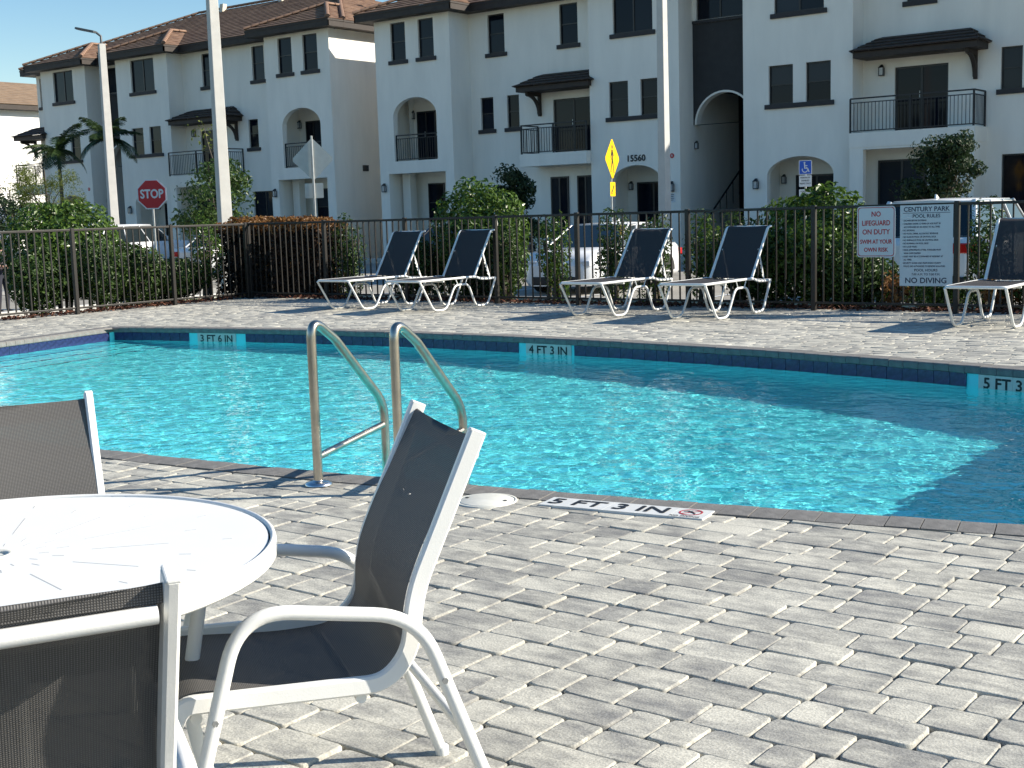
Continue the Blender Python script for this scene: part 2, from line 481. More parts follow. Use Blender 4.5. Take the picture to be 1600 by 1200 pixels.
# ------------------------------------------------------------------ pool outline
GZ = -0.35                         # parking lot level
XR = -1.38                         # right end of the pool
WATER = -0.165
def p_near(x): return 4.65 + .0153 * (x + 9.0) ** 2
def p_far(x): return 11.42 - .0235 * (x + 8.9) ** 2
def p_left(v): return -13.6 - 1.15 * v
def pool_pt(u, v):
    xl = p_left(v)
    x = xl + (XR - xl) * u
    return x, p_near(x) + (p_far(x) - p_near(x)) * v
def depth_at(x):
    t = min(1, max(0, (x + 13.0) / 10.0))
    return WATER - (.56 + .30 * t)

def project(x, y, z):
    d = Vector((x, y, z)) - CAM
    k = d.dot(FW)
    if k < .3: return None
    return 800 + 2009.8 * d.dot(RT) / k, 600 - 2009.8 * d.dot(UP) / k, k

# ------------------------------------------------------------------ ground around the raised deck
DX0, DX1, DY0, DY1 = -17.95, 9.0, -6.0, 16.0
g = MB()
def ring(x0, x1, y0, y1, z): return [(x0, y0, z), (x1, y0, z), (x1, y1, z), (x0, y1, z)]
r0, r1, r2 = ring(DX0, DX1, DY0, DY1, -.03), ring(DX0 - 2, DX1 + 2, DY0 - 2, DY1 + 2, GZ - .02), ring(-900, 900, -900, 900, GZ - .02)
for a, b in ((r0, r1), (r1, r2)):
    for i in range(4):
        g.quad(a[i], a[(i + 1) % 4], b[(i + 1) % 4], b[i])
tag(g.build('ground', M['soil']), kind='structure')
# parking lot, drive and pale walks, each sheet a little above the one below
def sheet(name, m, x0, x1, y0, y1, z):
    s = MB(); nx = max(1, int((x1 - x0) / 8))
    for i in range(nx):
        a, b = x0 + (x1 - x0) * i / nx, x0 + (x1 - x0) * (i + 1) / nx
        s.quad((a, y0, z), (b, y0, z), (b, y1, z), (a, y1, z))
    return tag(s.build(name, m), kind='structure')
sheet('parking_lot', M['asphalt'], -120, 40, 20.2, 36.0, GZ - .010)
sheet('driveway', M['asphalt'], -34, -23.2, -40, 20.2, GZ - .012)
k = MB(); k.box(-120, 40, 36.0, 37.6, GZ - .1, GZ + .12); tag(k.build('sidewalk', M['walk'], bevel=.02), kind='structure')
k = MB(); k.box(-23.0, 40, 20.0, 20.16, GZ - .1, GZ + .11); tag(k.build('kerb', M['concrete'], bevel=.02), kind='structure')
k = MB(); k.box(-23.16, -23.0, -40, 20.16, GZ - .1, GZ + .11); tag(k.build('kerb', M['concrete'], bevel=.02), kind='structure')
sheet('crosswalk', M['walk'], -34, -23.2, 19.0, 22.5, GZ - .002)
ln = MB()
for i in range(12):
    x = -22.6 + i * 2.7
    ln.quad((x - .05, 20.3, GZ), (x + .05, 20.3, GZ), (x + .05, 25.2, GZ), (x - .05, 25.2, GZ))
tag(ln.build('parking_line', M['sign_white']), kind='structure')

# ------------------------------------------------------------------ pool shell
NU, NV = 90, 40
pool = thing('swimming_pool', None, None, (-8.0, 7.8, 0)); pool['kind'] = 'structure'
b = MB()
rim = [pool_pt(i / NU, 0) for i in range(NU)] + [pool_pt(1, j / NV) for j in range(NV)] + [pool_pt(1 - i / NU, 1) for i in range(NU)] + [pool_pt(0, 1 - j / NV) for j in range(NV)]
nr = len(rim)
cx, cy = -8.2, 8.0
def inset(p, d):
    x, y = p[0], p[1]
    if abs(y - p_near(x)) < 1e-6: return x, y + d
    if abs(y - p_far(x)) < 1e-6: return x, y - d
    return (x - d, y) if x > -8 else (x + d, y)
prof = [(-.02, -.05), (-.02, -.96), (.02, -1.02), (.06, -1.07), (.12, -1.1)]
V, F = [], []
for e, z in prof:
    for p in rim:
        x, y = inset(p, e)
        zz = z if z > -.5 else depth_at(x) + (z + 1.1)
        V.append((x, y, zz))
for k in range(len(prof) - 1):
    for i in range(nr):
        F.append((k * nr + i, k * nr + (i + 1) % nr, (k + 1) * nr + (i + 1) % nr, (k + 1) * nr + i))
b.add(V, [tuple(reversed(f)) for f in F], True)
V, F = [], []
for j in range(21):
    for i in range(41):
        x, y = pool_pt(i / 40, j / 20)
        x, y = cx + (x - cx) * .985, cy + (y - cy) * .97
        V.append((x, y, depth_at(x)))
for j in range(20):
    for i in range(40):
        F.append((j * 41 + i, j * 41 + i + 1, j * 41 + i + 42, j * 41 + i + 41))
b.add(V, F, True)
basin = b.build('basin', M['plaster'], pool)
basin.cycles.is_caustics_receiver = True
for k in range(3):                                   # entry steps along the short side
    s = MB()
    w = .38 * (k + 1); zt = WATER - .16 - .13 * k
    pts = []
    for v in (0.02, .5, .98):
        x, y = p_left(v), p_near(p_left(v)) + (p_far(p_left(v)) - p_near(p_left(v))) * v
        pts.append((x - .01, y))
    top = [(pts[0][0], pts[0][1], zt), (pts[0][0] + w, pts[0][1] - .03, zt), (pts[1][0] + w, pts[1][1], zt), (pts[2][0] + w, pts[2][1] + .05, zt), (pts[2][0], pts[2][1], zt), (pts[1][0], pts[1][1], zt)]
    s.prism([Vector(p) - Vector((0, 0, .13)) for p in top], (0, 0, .13))
    s.cur = 1
    for a, c in ((1, 2), (2, 3)):
        A, C = Vector(top[a]), Vector(top[c])
        s.quad(A + Vector((-.05, 0, .003)), A + Vector((.004, 0, .003)), C + Vector((.004, 0, .003)), C + Vector((-.05, 0, .003)))
    st = s.build('step', [M['plaster'], M['tile_blue']], pool)
    st.cycles.is_caustics_receiver = True

# coping: one mesh shared by all stones, rounded towards the water
cs = MB()
cw = .142
nose = [(-.20, -.062), (-.20, .005), (-.02, .007), (-.008, .004), (0.002, -.006), (.005, -.02), (.005, -.050), (0.0, -.058), (-.012, -.062)]
cs.prism([(-cw / 2, y, z) for y, z in nose], (cw, 0, 0))
cme = cs.mesh('coping_stone'); cme.materials.append(M['coping'])
def curve_walk(f, x0, x1, step):
    out, x = [], x0
    sgn = 1 if x1 > x0 else -1
    while (x1 - x) * sgn > step * .5:
        sl_ = (f(x + .01) - f(x - .01)) / .02
        out.append((x, f(x), math.atan(sl_)))
        x += sgn * step / math.sqrt(1 + sl_ * sl_)
    return out
pin = wm(pool).inverted()
def pool_child(name, me, x, y, z, rz):
    o = bpy.data.objects.new(name, me); COL.objects.link(o); o.parent = pool
    o.location = pin @ Vector((x, y, z)); o.rotation_euler = (0, 0, rz)
    return o
for x, y, a in curve_walk(p_near, -13.55, XR - .02, .146):
    pool_child('coping_stone', cme, x, y, random.uniform(-.002, .002), a)
for x, y, a in curve_walk(p_far, -14.70, XR - .02, .146):
    pool_child('coping_stone', cme, x, y, random.uniform(-.002, .002), a + PI)
for j in range(38):
    v = (j + .5) / 38
    x, y = pool_pt(0, v)
    pool_child('coping_stone', cme, x, y, 0, math.atan2(5.65, -1.15) + PI)
    x, y = pool_pt(1, v)
    if v < .93: pool_child('coping_stone', cme, x, y, 0, PI / 2)

# waterline tiles
def tile_mesh(w):
    t = MB(); t.box(-w / 2, w / 2, -.006, 0.004, -.076, .076); m_ = t.mesh('tile'); m_.materials.append(M['tile_blue']); return m_
tme = tile_mesh(.149)
markers = [(-13.10, '3 FT 6 IN'), (-8.10, '4 FT 3 IN'), (-2.95, '5 FT 3 IN')]
for x, y, a in curve_walk(p_far, -14.66, XR - .05, .1535):
    if any(abs(x - mx) < .385 for mx, _ in markers): continue
    pool_child('tile', tme, x, y + .012, -.137, a)
for j in range(36):
    x, y = pool_pt(0, (j + .5) / 36)
    pool_child('tile', tme, x - .012, y, -.137, math.atan2(5.65, -1.15) + PI)
    x, y = pool_pt(1, (j + .5) / 36)
    if j < 32: pool_child('tile', tme, x + .012, y, -.137, PI / 2)
for mx, txt in markers:
    y = p_far(mx); a = math.atan((p_far(mx + .01) - p_far(mx - .01)) / .02)
    t = MB()
    for q in range(4): t.box(-.31 + q * .155 + .001, -.31 + (q + 1) * .155 - .001, -.008, .004, -.076, .076)
    me = t.mesh('depth_marker'); me.materials.append(M['tile_cream'])
    o = pool_child('depth_marker', me, mx, y + .012, -.137, a)
    o['label'] = 'white depth marker tile reading ' + txt
    lm_ = text_mesh(txt, .125, .0035, xscale=1.08)
    lm_.transform(Matrix.Rotation(PI / 2, 4, 'X')); lm_.materials.clear(); lm_.materials.append(M['ink'])
    q = bpy.data.objects.new('lettering', lm_); COL.objects.link(q); q.parent = o; q.location = (0, -.0095, .005)

# water: a rippled sheet
rng = np.random.default_rng(4)
NWU, NWV = 640, 340
uu, vv = np.meshgrid(np.linspace(0, 1, NWU), np.linspace(0, 1, NWV))
xl = -13.6 - 1.15 * vv - .015
xx = xl + (XR + .015 - xl) * uu
yn = 4.65 + .0153 * (xx + 9) ** 2 - .015; yf = 11.42 - .0235 * (xx + 8.9) ** 2 + .015
yy = yn + (yf - yn) * vv
zz = np.zeros_like(xx)
for i in range(90):
    lam = .085 * (.9 / .085) ** rng.random() ** 1.6
    th = rng.normal(.9, 1.0)
    kx, ky = 2 * PI / lam * math.cos(th), 2 * PI / lam * math.sin(th)
    zz += .00060 * lam ** .95 * np.sin(kx * xx + ky * yy + rng.random() * 6.28 + .8 * np.sin(1.7 * xx * rng.random() + 2.3 * yy * rng.random()))
zz += WATER
vs = np.stack([xx, yy, zz], -1).reshape(-1, 3)
ii = np.arange(NWU * NWV).reshape(NWV, NWU)
fs = np.stack([ii[:-1, :-1], ii[:-1, 1:], ii[1:, 1:], ii[1:, :-1]], -1).reshape(-1, 4)
def np_mesh(name, vs, fs, smooth=False):
    me = bpy.data.meshes.new(name)
    k = fs.shape[1]
    me.vertices.add(len(vs)); me.vertices.foreach_set('co', vs.astype(np.float32).ravel())
    me.loops.add(fs.size); me.loops.foreach_set('vertex_index', fs.astype(np.int32).ravel())
    me.polygons.add(len(fs)); me.polygons.foreach_set('loop_start', np.arange(0, fs.size, k, dtype=np.int32))
    me.polygons.foreach_set('loop_total', np.full(len(fs), k, np.int32))
    me.polygons.foreach_set('use_smooth', np.full(len(fs), smooth))
    me.update(calc_edges=True); me.validate()
    return me
wme = np_mesh('pool_water', vs, fs, True)
wo = link('pool_water', wme, M['water'])
tag(wo, kind='structure')
wo.cycles.is_caustics_caster = True

# ------------------------------------------------------------------ deck: sand bed, pavers
deck = thing('pool_deck', None, None, (0, 0, 0)); deck['kind'] = 'structure'
bm = bmesh.new()
def loop(pts, z):
    vs_ = [bm.verts.new((p[0], p[1], z)) for p in pts]
    return [bm.edges.new((vs_[i], vs_[(i + 1) % len(vs_)])) for i in range(len(vs_))]
outer = [(DX0, DY0), (DX1, DY0), (DX1, DY1), (DX0, DY1)]
ed = loop(outer, -.014) + loop([inset(p, -.05) for p in rim[::3]], -.014)
bmesh.ops.triangle_fill(bm, edges=ed, use_beauty=True)
bmesh.ops.recalc_face_normals(bm, faces=bm.faces)
dm = bpy.data.meshes.new('sand_bed'); bm.to_mesh(dm); bm.free()
link('sand_bed', dm, M['sand'], deck)

CW = .206
def in_pool(x, y):
    if not (p_left(max(0, min(1, (y - 4.9) / 5.65))) - CW < x < XR + CW): return False
    return p_near(x) - CW < y < p_far(x) + CW
def clip_pt(x, y):
    """keep a paver corner off the coping band: move it to the nearest outer coping edge"""
    if not in_pool(x, y): return x, y
    xl_ = p_left(max(0, min(1, (y - 4.9) / 5.65))) - CW
    opt = [(x - xl_, (xl_ - .001, y)), (y - p_near(x) + CW, (x, p_near(x) - CW - .001)), (p_far(x) + CW - y, (x, p_far(x) + CW + .001)), (XR + CW - x, (XR + CW + .001, y))]
    return min(opt)[1]

COURSE = .1555
def paver_outline(L, Wd, rnd, n_long):
    """slightly bellied, tumbled rectangle with rounded corners"""
    hx, hy = L / 2 - .0010, Wd / 2 - .0010
    P = []
    cs_ = [rnd.uniform(.012, .028) for _ in range(4)]
    bel = rnd.uniform(.0008, .0034)
    def side(ax, ay, bx, by, k, nx, ny):
        for i in range(k):
            t = i / (k - 1)
            o = bel * (4 * t * (1 - t) - .35) + (rnd.uniform(-.0028, .0008) if 0 < i < k - 1 else 0)
            P.append((ax + (bx - ax) * t + nx * o, ay + (by - ay) * t + ny * o))
    def corner(x, y, sx, sy, c):
        if n_long > 2: P.append((x - sx * c * .27, y - sy * c * .27))
    k2 = max(2, n_long - 2)
    side(-hx + cs_[0], -hy, hx - cs_[1], -hy, n_long, 0, -1); corner(hx, -hy, 1, -1, cs_[1])
    side(hx, -hy + cs_[1], hx, hy - cs_[2], k2, 1, 0); corner(hx, hy, 1, 1, cs_[2])
    side(hx - cs_[2], hy, -hx + cs_[3], hy, n_long, 0, 1); corner(-hx, hy, -1, 1, cs_[3])
    side(-hx, hy - cs_[3], -hx, -hy + cs_[0], k2, -1, 0); corner(-hx, -hy, -1, -1, cs_[0])
    return P
def paver_geo(P, zt, tilt, ch=.0060):
    """rings: foot, shoulder, top edge, then top face"""
    n = len(P)
    mx, my = sum(p[0] for p in P) / n, sum(p[1] for p in P) / n
    def rg(k, z):
        out = []
        for p in P:
            dx, dy = p[0] - mx, p[1] - my
            q = max(1e-6, math.hypot(dx, dy))
            s_ = max(.05, (q - k) / q)
            out.append((mx + dx * s_, my + dy * s_, z + tilt[0] * dx + tilt[1] * dy))
        return out
    V = rg(0, zt - .03) + rg(0.0006, zt - ch * .80) + rg(ch * .5, zt - ch * .24) + rg(ch * 1.15, zt)
    F = [(k * n + i, k * n + (i + 1) % n, (k + 1) * n + (i + 1) % n, (k + 1) * n + i) for k in range(3) for i in range(n)]
    F.append(tuple(range(3 * n, 4 * n)))
    return V, F

prs = random.Random(5)
LEN = (.120, .180, .240)
slots = []
y = .35; row = 0
while y < 15.98:
    x = -17.9 + prs.uniform(-.2, 0)
    while x < 5.0:
        L = prs.choices(LEN, (1, 1.5, 1.2))[0]
        xc = x + L / 2
        x += L
        if in_pool(xc, y) and in_pool(xc - L / 2, y - COURSE / 2) and in_pool(xc + L / 2, y + COURSE / 2) and in_pool(xc - L / 2, y + COURSE / 2) and in_pool(xc + L / 2, y - COURSE / 2): continue
        pj = project(xc, y, 0)
        if pj is None or not (-700 < pj[0] < 2400 and pj[1] < 2000): continue
        slots.append((pj[2], xc, y, L, (0 <= pj[0] <= 1600 and pj[1] <= 1200)))
    y += COURSE
slots.sort()
variants = {}
for L in LEN:
    for k in range(7):
        P = paver_outline(L, COURSE, prs, 5)
        V, F = paver_geo(P, 0, (0, 0))
        mb = MB(); mb.add(V, F)
        mb.sm = [True] * (len(mb.sm) - 1) + [False]
        me = mb.mesh('paver'); me.materials.append(M['paver']); variants[(L, k)] = me
count = 0
field = MB()
for d, xc, yc, L, seen in slots:
    z = prs.uniform(-.003, .003); tl = (prs.uniform(-.012, .012), prs.uniform(-.014, .014))
    whole = all(clip_pt(xc + a * L / 2, yc + c * COURSE / 2) == (xc + a * L / 2, yc + c * COURSE / 2) and not in_pool(xc + a * L / 2, yc + c * COURSE / 2) for a in (-1, 1) for c in (-1, 1))
    if whole and seen and count < 300:
        o = bpy.data.objects.new('paver', variants[(L, prs.randrange(7))])
        COL.objects.link(o); o.parent = deck; o.location = (xc, yc, z)
        o.rotation_euler = (tl[1], -tl[0], prs.uniform(-.012, .012) + (PI if prs.random() < .5 else 0))
        count += 1
        continue
    n = 5 if d < 5 else (3 if d < 9 else 2)
    P = [(px + xc, py + yc) for px, py in paver_outline(L, COURSE, prs, n)]
    if not whole:
        P = [clip_pt(*p) for p in P]
        ys_ = [p[1] for p in P]; xs_ = [p[0] for p in P]
        if max(ys_) - min(ys_) < .03 or max(xs_) - min(xs_) < .03: continue
        if any(in_pool(*p) for p in P): continue
    V, F = paver_geo(P, z, tl)
    field.add(V, F, True); field.sm[-1] = False
field.build('paver_field', M['paver_field'], deck, kind='stuff')

# depth marker set in the deck by the near edge
mk = Vector((-3.10, 4.945, .006)); ma = .148
e1, e2 = Vector((math.cos(ma), math.sin(ma), 0)), Vector((-math.sin(ma), math.cos(ma), 0))
t = MB()
for q in range(5):
    c = mk + e1 * (-.325 + q * .1625)
    t.obox(c - Vector((0, 0, .006)), e1, e2, (0, 0, 1), .0805, .082, .009)
dmk = t.build('depth_marker', M['tile_white'], deck)
dmk['label'] = 'white tile strip reading 5 FT 3 IN with a red no diving sign'
fm = lambda p: face_mat(p, e1, e2)
top = Vector((0, 0, .0045))
put_text(dmk, '5 FT 3 IN', .142, M['ink'], fm(mk + top - e1 * .085), .004, xscale=1.08)
put_text(dmk, 'NO DIVING', .026, M['ink'], fm(mk + top + e1 * .315 - e2 * .066), .0006, xscale=1.05)
rg = MB()
cc = mk + top + e1 * .318 + e2 * .012
for i in range(24):
    a0, a1 = 2 * PI * i / 24, 2 * PI * (i + 1) / 24
    pt = lambda r, a: cc + e1 * r * math.cos(a) + e2 * r * math.sin(a)
    rg.quad(pt(.055, a0), pt(.055, a1), pt(.046, a1), pt(.046, a0))
d1 = (e1 + e2).normalized(); d2 = (e2 - e1).normalized()
rg.quad(cc + d1 * .05 + d2 * .004, cc - d1 * .05 + d2 * .004, cc - d1 * .05 - d2 * .004, cc + d1 * .05 - d2 * .004)
rg.build('no_diving_ring', M['red_ink'], dmk)
fg = MB()
u2 = Vector((0, 0, .0006))
for (a, b_), (c_, d_), w in (((-.02, .02), (.012, -.006), .006), ((.012, -.006), (.03, -.026), .004), ((-.02, .02), (-.034, .004), .004), ((-.01, .012), (.004, .022), .004)):
    A, B = cc + u2 + e1 * a + e2 * b_, cc + u2 + e1 * c_ + e2 * d_
    nn = Vector((0, 0, 1)).cross((B - A).normalized()) * w
    fg.quad(A + nn, A - nn, B - nn, B + nn)
fg.build('diver_figure', M['ink'], dmk)

# round skimmer lid
ld = thing('skimmer_lid', 'round cream skimmer lid set in the paving near the pool ladder', 'drain cover', (-3.77, 4.76, .004))
m_ = MB(); m_.lathe([(.135, -.02), (.135, .002), (.128, .006), (.0, .007)], n=32); m_.build('cover', M['lid'], ld, world=False)
m_ = MB(); m_.lathe([(.150, -.02), (.150, .003), (.138, .003), (.137, -.004)], n=32); m_.build('ring', M['lid'], ld, world=False)
for s_ in (-1, 1):
    m_ = MB(); m_.lathe([(.010, .004), (.010, .0085), (.0, .0085)], (s_ * .1, s_ * .02, 0), n=8); m_.build('finger_hole', M['ink'], ld, world=False)

# ------------------------------------------------------------------ fence
FY, FX = 15.66, -17.6
FH = 1.335
def fence(name, label, A, B, posts, hide_end=False):
    A, B = Vector(A), Vector(B)
    u = (B - A).normalized(); n = Vector((-u.y, u.x, 0))
    rz = math.atan2(u.y, u.x)
    f = thing(name, label, 'fence', A, rz)
    L = (B - A).length
    pk = MB(); pk.box(-.009, .009, -.009, .009, .10, FH - .02); pm = pk.mesh('picket'); pm.materials.append(M['fence'])
    ps = MB(); ps.box(-.031, .031, -.031, .031, -.06, FH + .015, .006); qm = ps.mesh('post'); qm.materials.append(M['fence'])
    for p in posts: link('post', qm, None, f, loc=(p, 0, 0))
    for z0, z1, hw in ((FH - .035, FH, .019), (.085, .115, .015)):
        for i in range(len(posts) - 1):
            r_ = MB(); r_.box(posts[i] + .0315, posts[i + 1] - .0315, -hw, hw, z0, z1); r_.build('rail', M['fence'], f, world=False, bevel=.004)
    for i in range(len(posts) - 1):
        a, b_ = posts[i], posts[i + 1]
        k = max(1, round((b_ - a) / .131))
        for q in range(1, k):
            o = link('picket', pm, None, f, loc=(a + (b_ - a) * q / k, 0, 0))
    return f
bx = [-17.6, -15.71, -13.88, -12.05, -10.55, -8.72, -6.88, -5.05, -3.22, -1.39, .44]
fence('pool_fence', 'dark bronze picket fence behind the sun loungers, carrying the pool rule signs', (FX, FY, 0), (.44, FY, 0), [x - FX for x in bx])
ly = [15.585, 13.95, 12.05, 10.2, 8.35, 6.5, 4.65]
fence('pool_fence', 'sunlit bronze picket fence at the shallow end, in front of the green hedge', (FX, FY, 0), (FX, 4.65, 0), [FY - y for y in ly])
# ------------------------------------------------------------------ houses
def facade(mb, x0, x1, z0, z1, Y, holes, dep=.16):
    """wall face looking towards -Y with real openings; hole = (x0,x1,z0,z1) or (x0,x1,z0,z1,spring) for an arch"""
    xs = sorted({x0, x1} | {h[0] for h in holes} | {h[1] for h in holes})
    zs = sorted({z0, z1} | {h[2] for h in holes} | {h[3] for h in holes})
    for i in range(len(xs) - 1):
        for j in range(len(zs) - 1):
            xm, zm = (xs[i] + xs[i + 1]) / 2, (zs[j] + zs[j + 1]) / 2
            if any(h[0] < xm < h[1] and h[2] < zm < h[3] for h in holes): continue
            mb.quad((xs[i], Y, zs[j]), (xs[i + 1], Y, zs[j]), (xs[i + 1], Y, zs[j + 1]), (xs[i], Y, zs[j + 1]))
    for h in holes:
        a, b_, c, d = h[:4]
        dd = h[5] if len(h) > 5 else dep
        sp = h[4] if len(h) > 4 and h[4] else d
        mb.quad((a, Y, c), (a, Y, sp), (a, Y + dd, sp), (a, Y + dd, c))
        mb.quad((b_, Y, c), (b_, Y + dd, c), (b_, Y + dd, sp), (b_, Y, sp))
        mb.quad((a, Y, c), (a, Y + dd, c), (b_, Y + dd, c), (b_, Y, c))
        if sp == d:
            mb.quad((a, Y, d), (b_, Y, d), (b_, Y + dd, d), (a, Y + dd, d))
        else:
            m = (a + b_) / 2; rx = (b_ - a) / 2; rz_ = d - sp; N = 20
            arc = [(m - rx * math.cos(PI * i / N), sp + rz_ * math.sin(PI * i / N)) for i in range(N + 1)]
            for i in range(N):
                p, q = arc[i], arc[i + 1]
                mb.quad((p[0], Y, p[1]), (q[0], Y, q[1]), (q[0], Y, d + 1e-4), (p[0], Y, d + 1e-4))
                mb.quad((p[0], Y, p[1]), (p[0], Y + dd, p[1]), (q[0], Y + dd, q[1]), (q[0], Y, q[1]))

def alcove(mb, x0, x1, y0, y1, z0, z1):
    mb.quad((x0, y1, z0), (x1, y1, z0), (x1, y1, z1), (x0, y1, z1))
    mb.quad((x0, y0, z0), (x0, y1, z0), (x0, y1, z1), (x0, y0, z1))
    mb.quad((x1, y0, z0), (x1, y0, z1), (x1, y1, z1), (x1, y1, z0))
    mb.quad((x0, y0, z1), (x0, y1, z1), (x1, y1, z1), (x1, y0, z1))
    mb.quad((x0, y0, z0), (x1, y0, z0), (x1, y1, z0), (x0, y1, z0))

def window(bld, x0, x1, z0, z1, Y, sill=True, mull=True, dep=.13, sill_x=None):
    """bronze frame, two panes, dark sill"""
    f = .045
    w = MB()
    y0, y1 = Y + dep - .05, Y + dep + .01
    w.box(x0, x1, y0, y1, z0, z0 + f); w.box(x0, x1, y0, y1, z1 - f, z1)
    w.box(x0, x0 + f, y0 + .001, y1, z0 + f, z1 - f); w.box(x1 - f, x1, y0 + .001, y1, z0 + f, z1 - f)
    xm = (x0 + x1) / 2
    zm = z0 + (z1 - z0) * .5
    if mull == 'v': w.box(xm - .03, xm + .03, y0 + .002, y1, z0 + f, z1 - f)
    elif mull: w.box(x0 + f, x1 - f, y0 + .002, y1, zm - .02, zm + .02)
    o = w.build('window', M['winframe'], bld)
    rects = [(x0 + f, xm - .03, z0 + f, z1 - f), (xm + .03, x1 - f, z0 + f, z1 - f)] if mull == 'v' else \
            ([(x0 + f, x1 - f, z0 + f, zm - .02), (x0 + f, x1 - f, zm + .02, z1 - f)] if mull else [(x0 + f, x1 - f, z0 + f, z1 - f)])
    for a, b_, c, d in rects:
        p = MB(); p.box(a, b_, y1 - .03, y1 - .02, c, d); p.build('pane', M['glass'], o)
    if sill:
        a, b_ = sill_x or (x0 - .11, x1 + .11)
        s_ = MB(); s_.box(a, b_, Y - .07, Y + .05, z0 - .15, z0 - .002); s_.build('sill', M['trim'], o)
    return o

def double_door(bld, x0, x1, z0, z1, Y, name='door'):
    w = MB(); f = .06
    w.box(x0, x0 + f, Y - .05, Y - .002, z0, z1); w.box(x1 - f, x1, Y - .05, Y - .002, z0, z1); w.box(x0 + f, x1 - f, Y - .05, Y - .002, z1 - f, z1)
    xm = (x0 + x1) / 2; w.box(xm - .035, xm + .035, Y - .055, Y - .002, z0, z1 - f)
    o = w.build(name, M['winframe'], bld)
    for a, b_, dy in ((x0 + f, xm - .035, .02), (xm + .035, x1 - f, .03)):
        p = MB(); p.box(a, b_, Y - dy - .004, Y - dy, z0 + .05, z1 - f); p.build('pane', M['glass'], o)
    h = MB(); h.box(xm - .065, xm - .045, Y - .08, Y - .055, z0 + .95, z0 + 1.2); h.build('handle', M['galv'], o)
    return o

def lantern(bld, x, z, Y, s=1.0):
    l_ = MB()
    l_.prism([(x - .09 * s, Y - .16 * s, z + .10 * s), (x + .09 * s, Y - .16 * s, z + .10 * s), (x + .02 * s, Y - .08 * s, z + .20 * s), (x - .02 * s, Y - .08 * s, z + .20 * s)], (0, .08 * s, 0))
    l_.box(x - .075 * s, x + .075 * s, Y - .15 * s, Y - .02, z - .15 * s, z - .12 * s)
    for a in (-1, 1):
        l_.box(x + a * .07 * s - .008, x + a * .07 * s + .008, Y - .15 * s, Y - .13 * s, z - .12 * s, z + .10 * s)
        l_.box(x + a * .07 * s - .008, x + a * .07 * s + .008, Y - .04 * s, Y - .02 * s, z - .12 * s, z + .10 * s)
    l_.box(x - .04 * s, x + .04 * s, Y - .02, Y + .001, z - .1 * s, z + .12 * s)
    o = l_.build('wall_lantern', M['lamp'], bld)
    g_ = MB(); g_.box(x - .058 * s, x + .058 * s, Y - .135 * s, Y - .035 * s, z - .12 * s, z + .10 * s); g_.build('lamp_glass', M['lampglass'], o)

def railing(bld, pts, z0, z1, parent=None):
    """posts, two top rails, bottom rail and balusters along a plan polyline"""
    r_ = MB()
    for (ax, ay), (bx_, by_) in zip(pts[:-1], pts[1:]):
        A, B = Vector((ax, ay, 0)), Vector((bx_, by_, 0)); u = (B - A).normalized(); n = Vector((-u.y, u.x, 0)); L = (B - A).length
        for z, h in ((z1, .022), (z1 - .13, .014), (z0 + .06, .016)):
            r_.obox((A + B) / 2 + Vector((0, 0, z)), u, n, (0, 0, 1), L / 2, .02, h)
        k = max(2, round(L / .115))
        for i in range(1, k):
            p = A + u * (L * i / k); r_.obox(p + Vector((0, 0, (z0 + .06 + z1 - .13) / 2)), u, n, (0, 0, 1), .008, .008, (z1 - z0 - .19) / 2)
        m = max(1, round(L / 1.6))
        for i in range(m + 1):
            p = A + u * (L * i / m); r_.obox(p + Vector((0, 0, (z0 + z1) / 2)), u, n, (0, 0, 1), .024, .026, (z1 - z0) / 2)
    return r_.build('railing', M['rail'], parent or bld)

def courses(mb, A, B, C, D, step=.34, lift=.035):
    """roof plane A-B (eave) to D-C (top) laid in stepped tile courses"""
    A, B, C, D = map(Vector, (A, B, C, D))
    n = (B - A).cross(D - A)
    if n.length < 1e-6: n = (B - A).cross(C - A)
    n.normalize()
    if n.z < 0: n = -n
    L = max((D - A).length, (C - B).length)
    # measure up the slope
    e = (B - A).normalized(); h = ((D - A) - e * (D - A).dot(e)).length
    k = max(1, round(h / step))
    for i in range(k):
        t0, t1 = i / k, (i + 1) / k
        a, b_, c, d = A.lerp(D, t0), B.lerp(C, t0), B.lerp(C, t1), A.lerp(D, t1)
        mb.quad(a, b_, b_ + n * lift, a + n * lift)
        mb.quad(a + n * lift, b_ + n * lift, c, d)

RIDGE = MB()
RIDGE.sweep([(-.21, 0, 0, 1.08), (.21, 0, 0.012, .92)], [(.11 * math.cos(a), .10 * math.sin(a)) for a in (0, .6, 1.2, 1.57, 1.94, 2.54, PI)] , smooth=True)
RIDGE = RIDGE.mesh('ridge_tile'); RIDGE.materials.append(M['ridge'])
def ridge_line(roof, A, B):
    A, B = Vector(A), Vector(B)
    d = B - A; k = max(1, round(d.length / .38))
    u = d.normalized()
    rz = math.atan2(u.y, u.x); ry = -math.asin(max(-1, min(1, u.z)))
    for i in range(k):
        o = bpy.data.objects.new('ridge_tile', RIDGE); COL.objects.link(o); o.parent = roof
        o.location = wm(roof).inverted() @ (A + d * ((i + .5) / k) + Vector((0, 0, .01)))
        o.rotation_euler = (0, ry, rz)

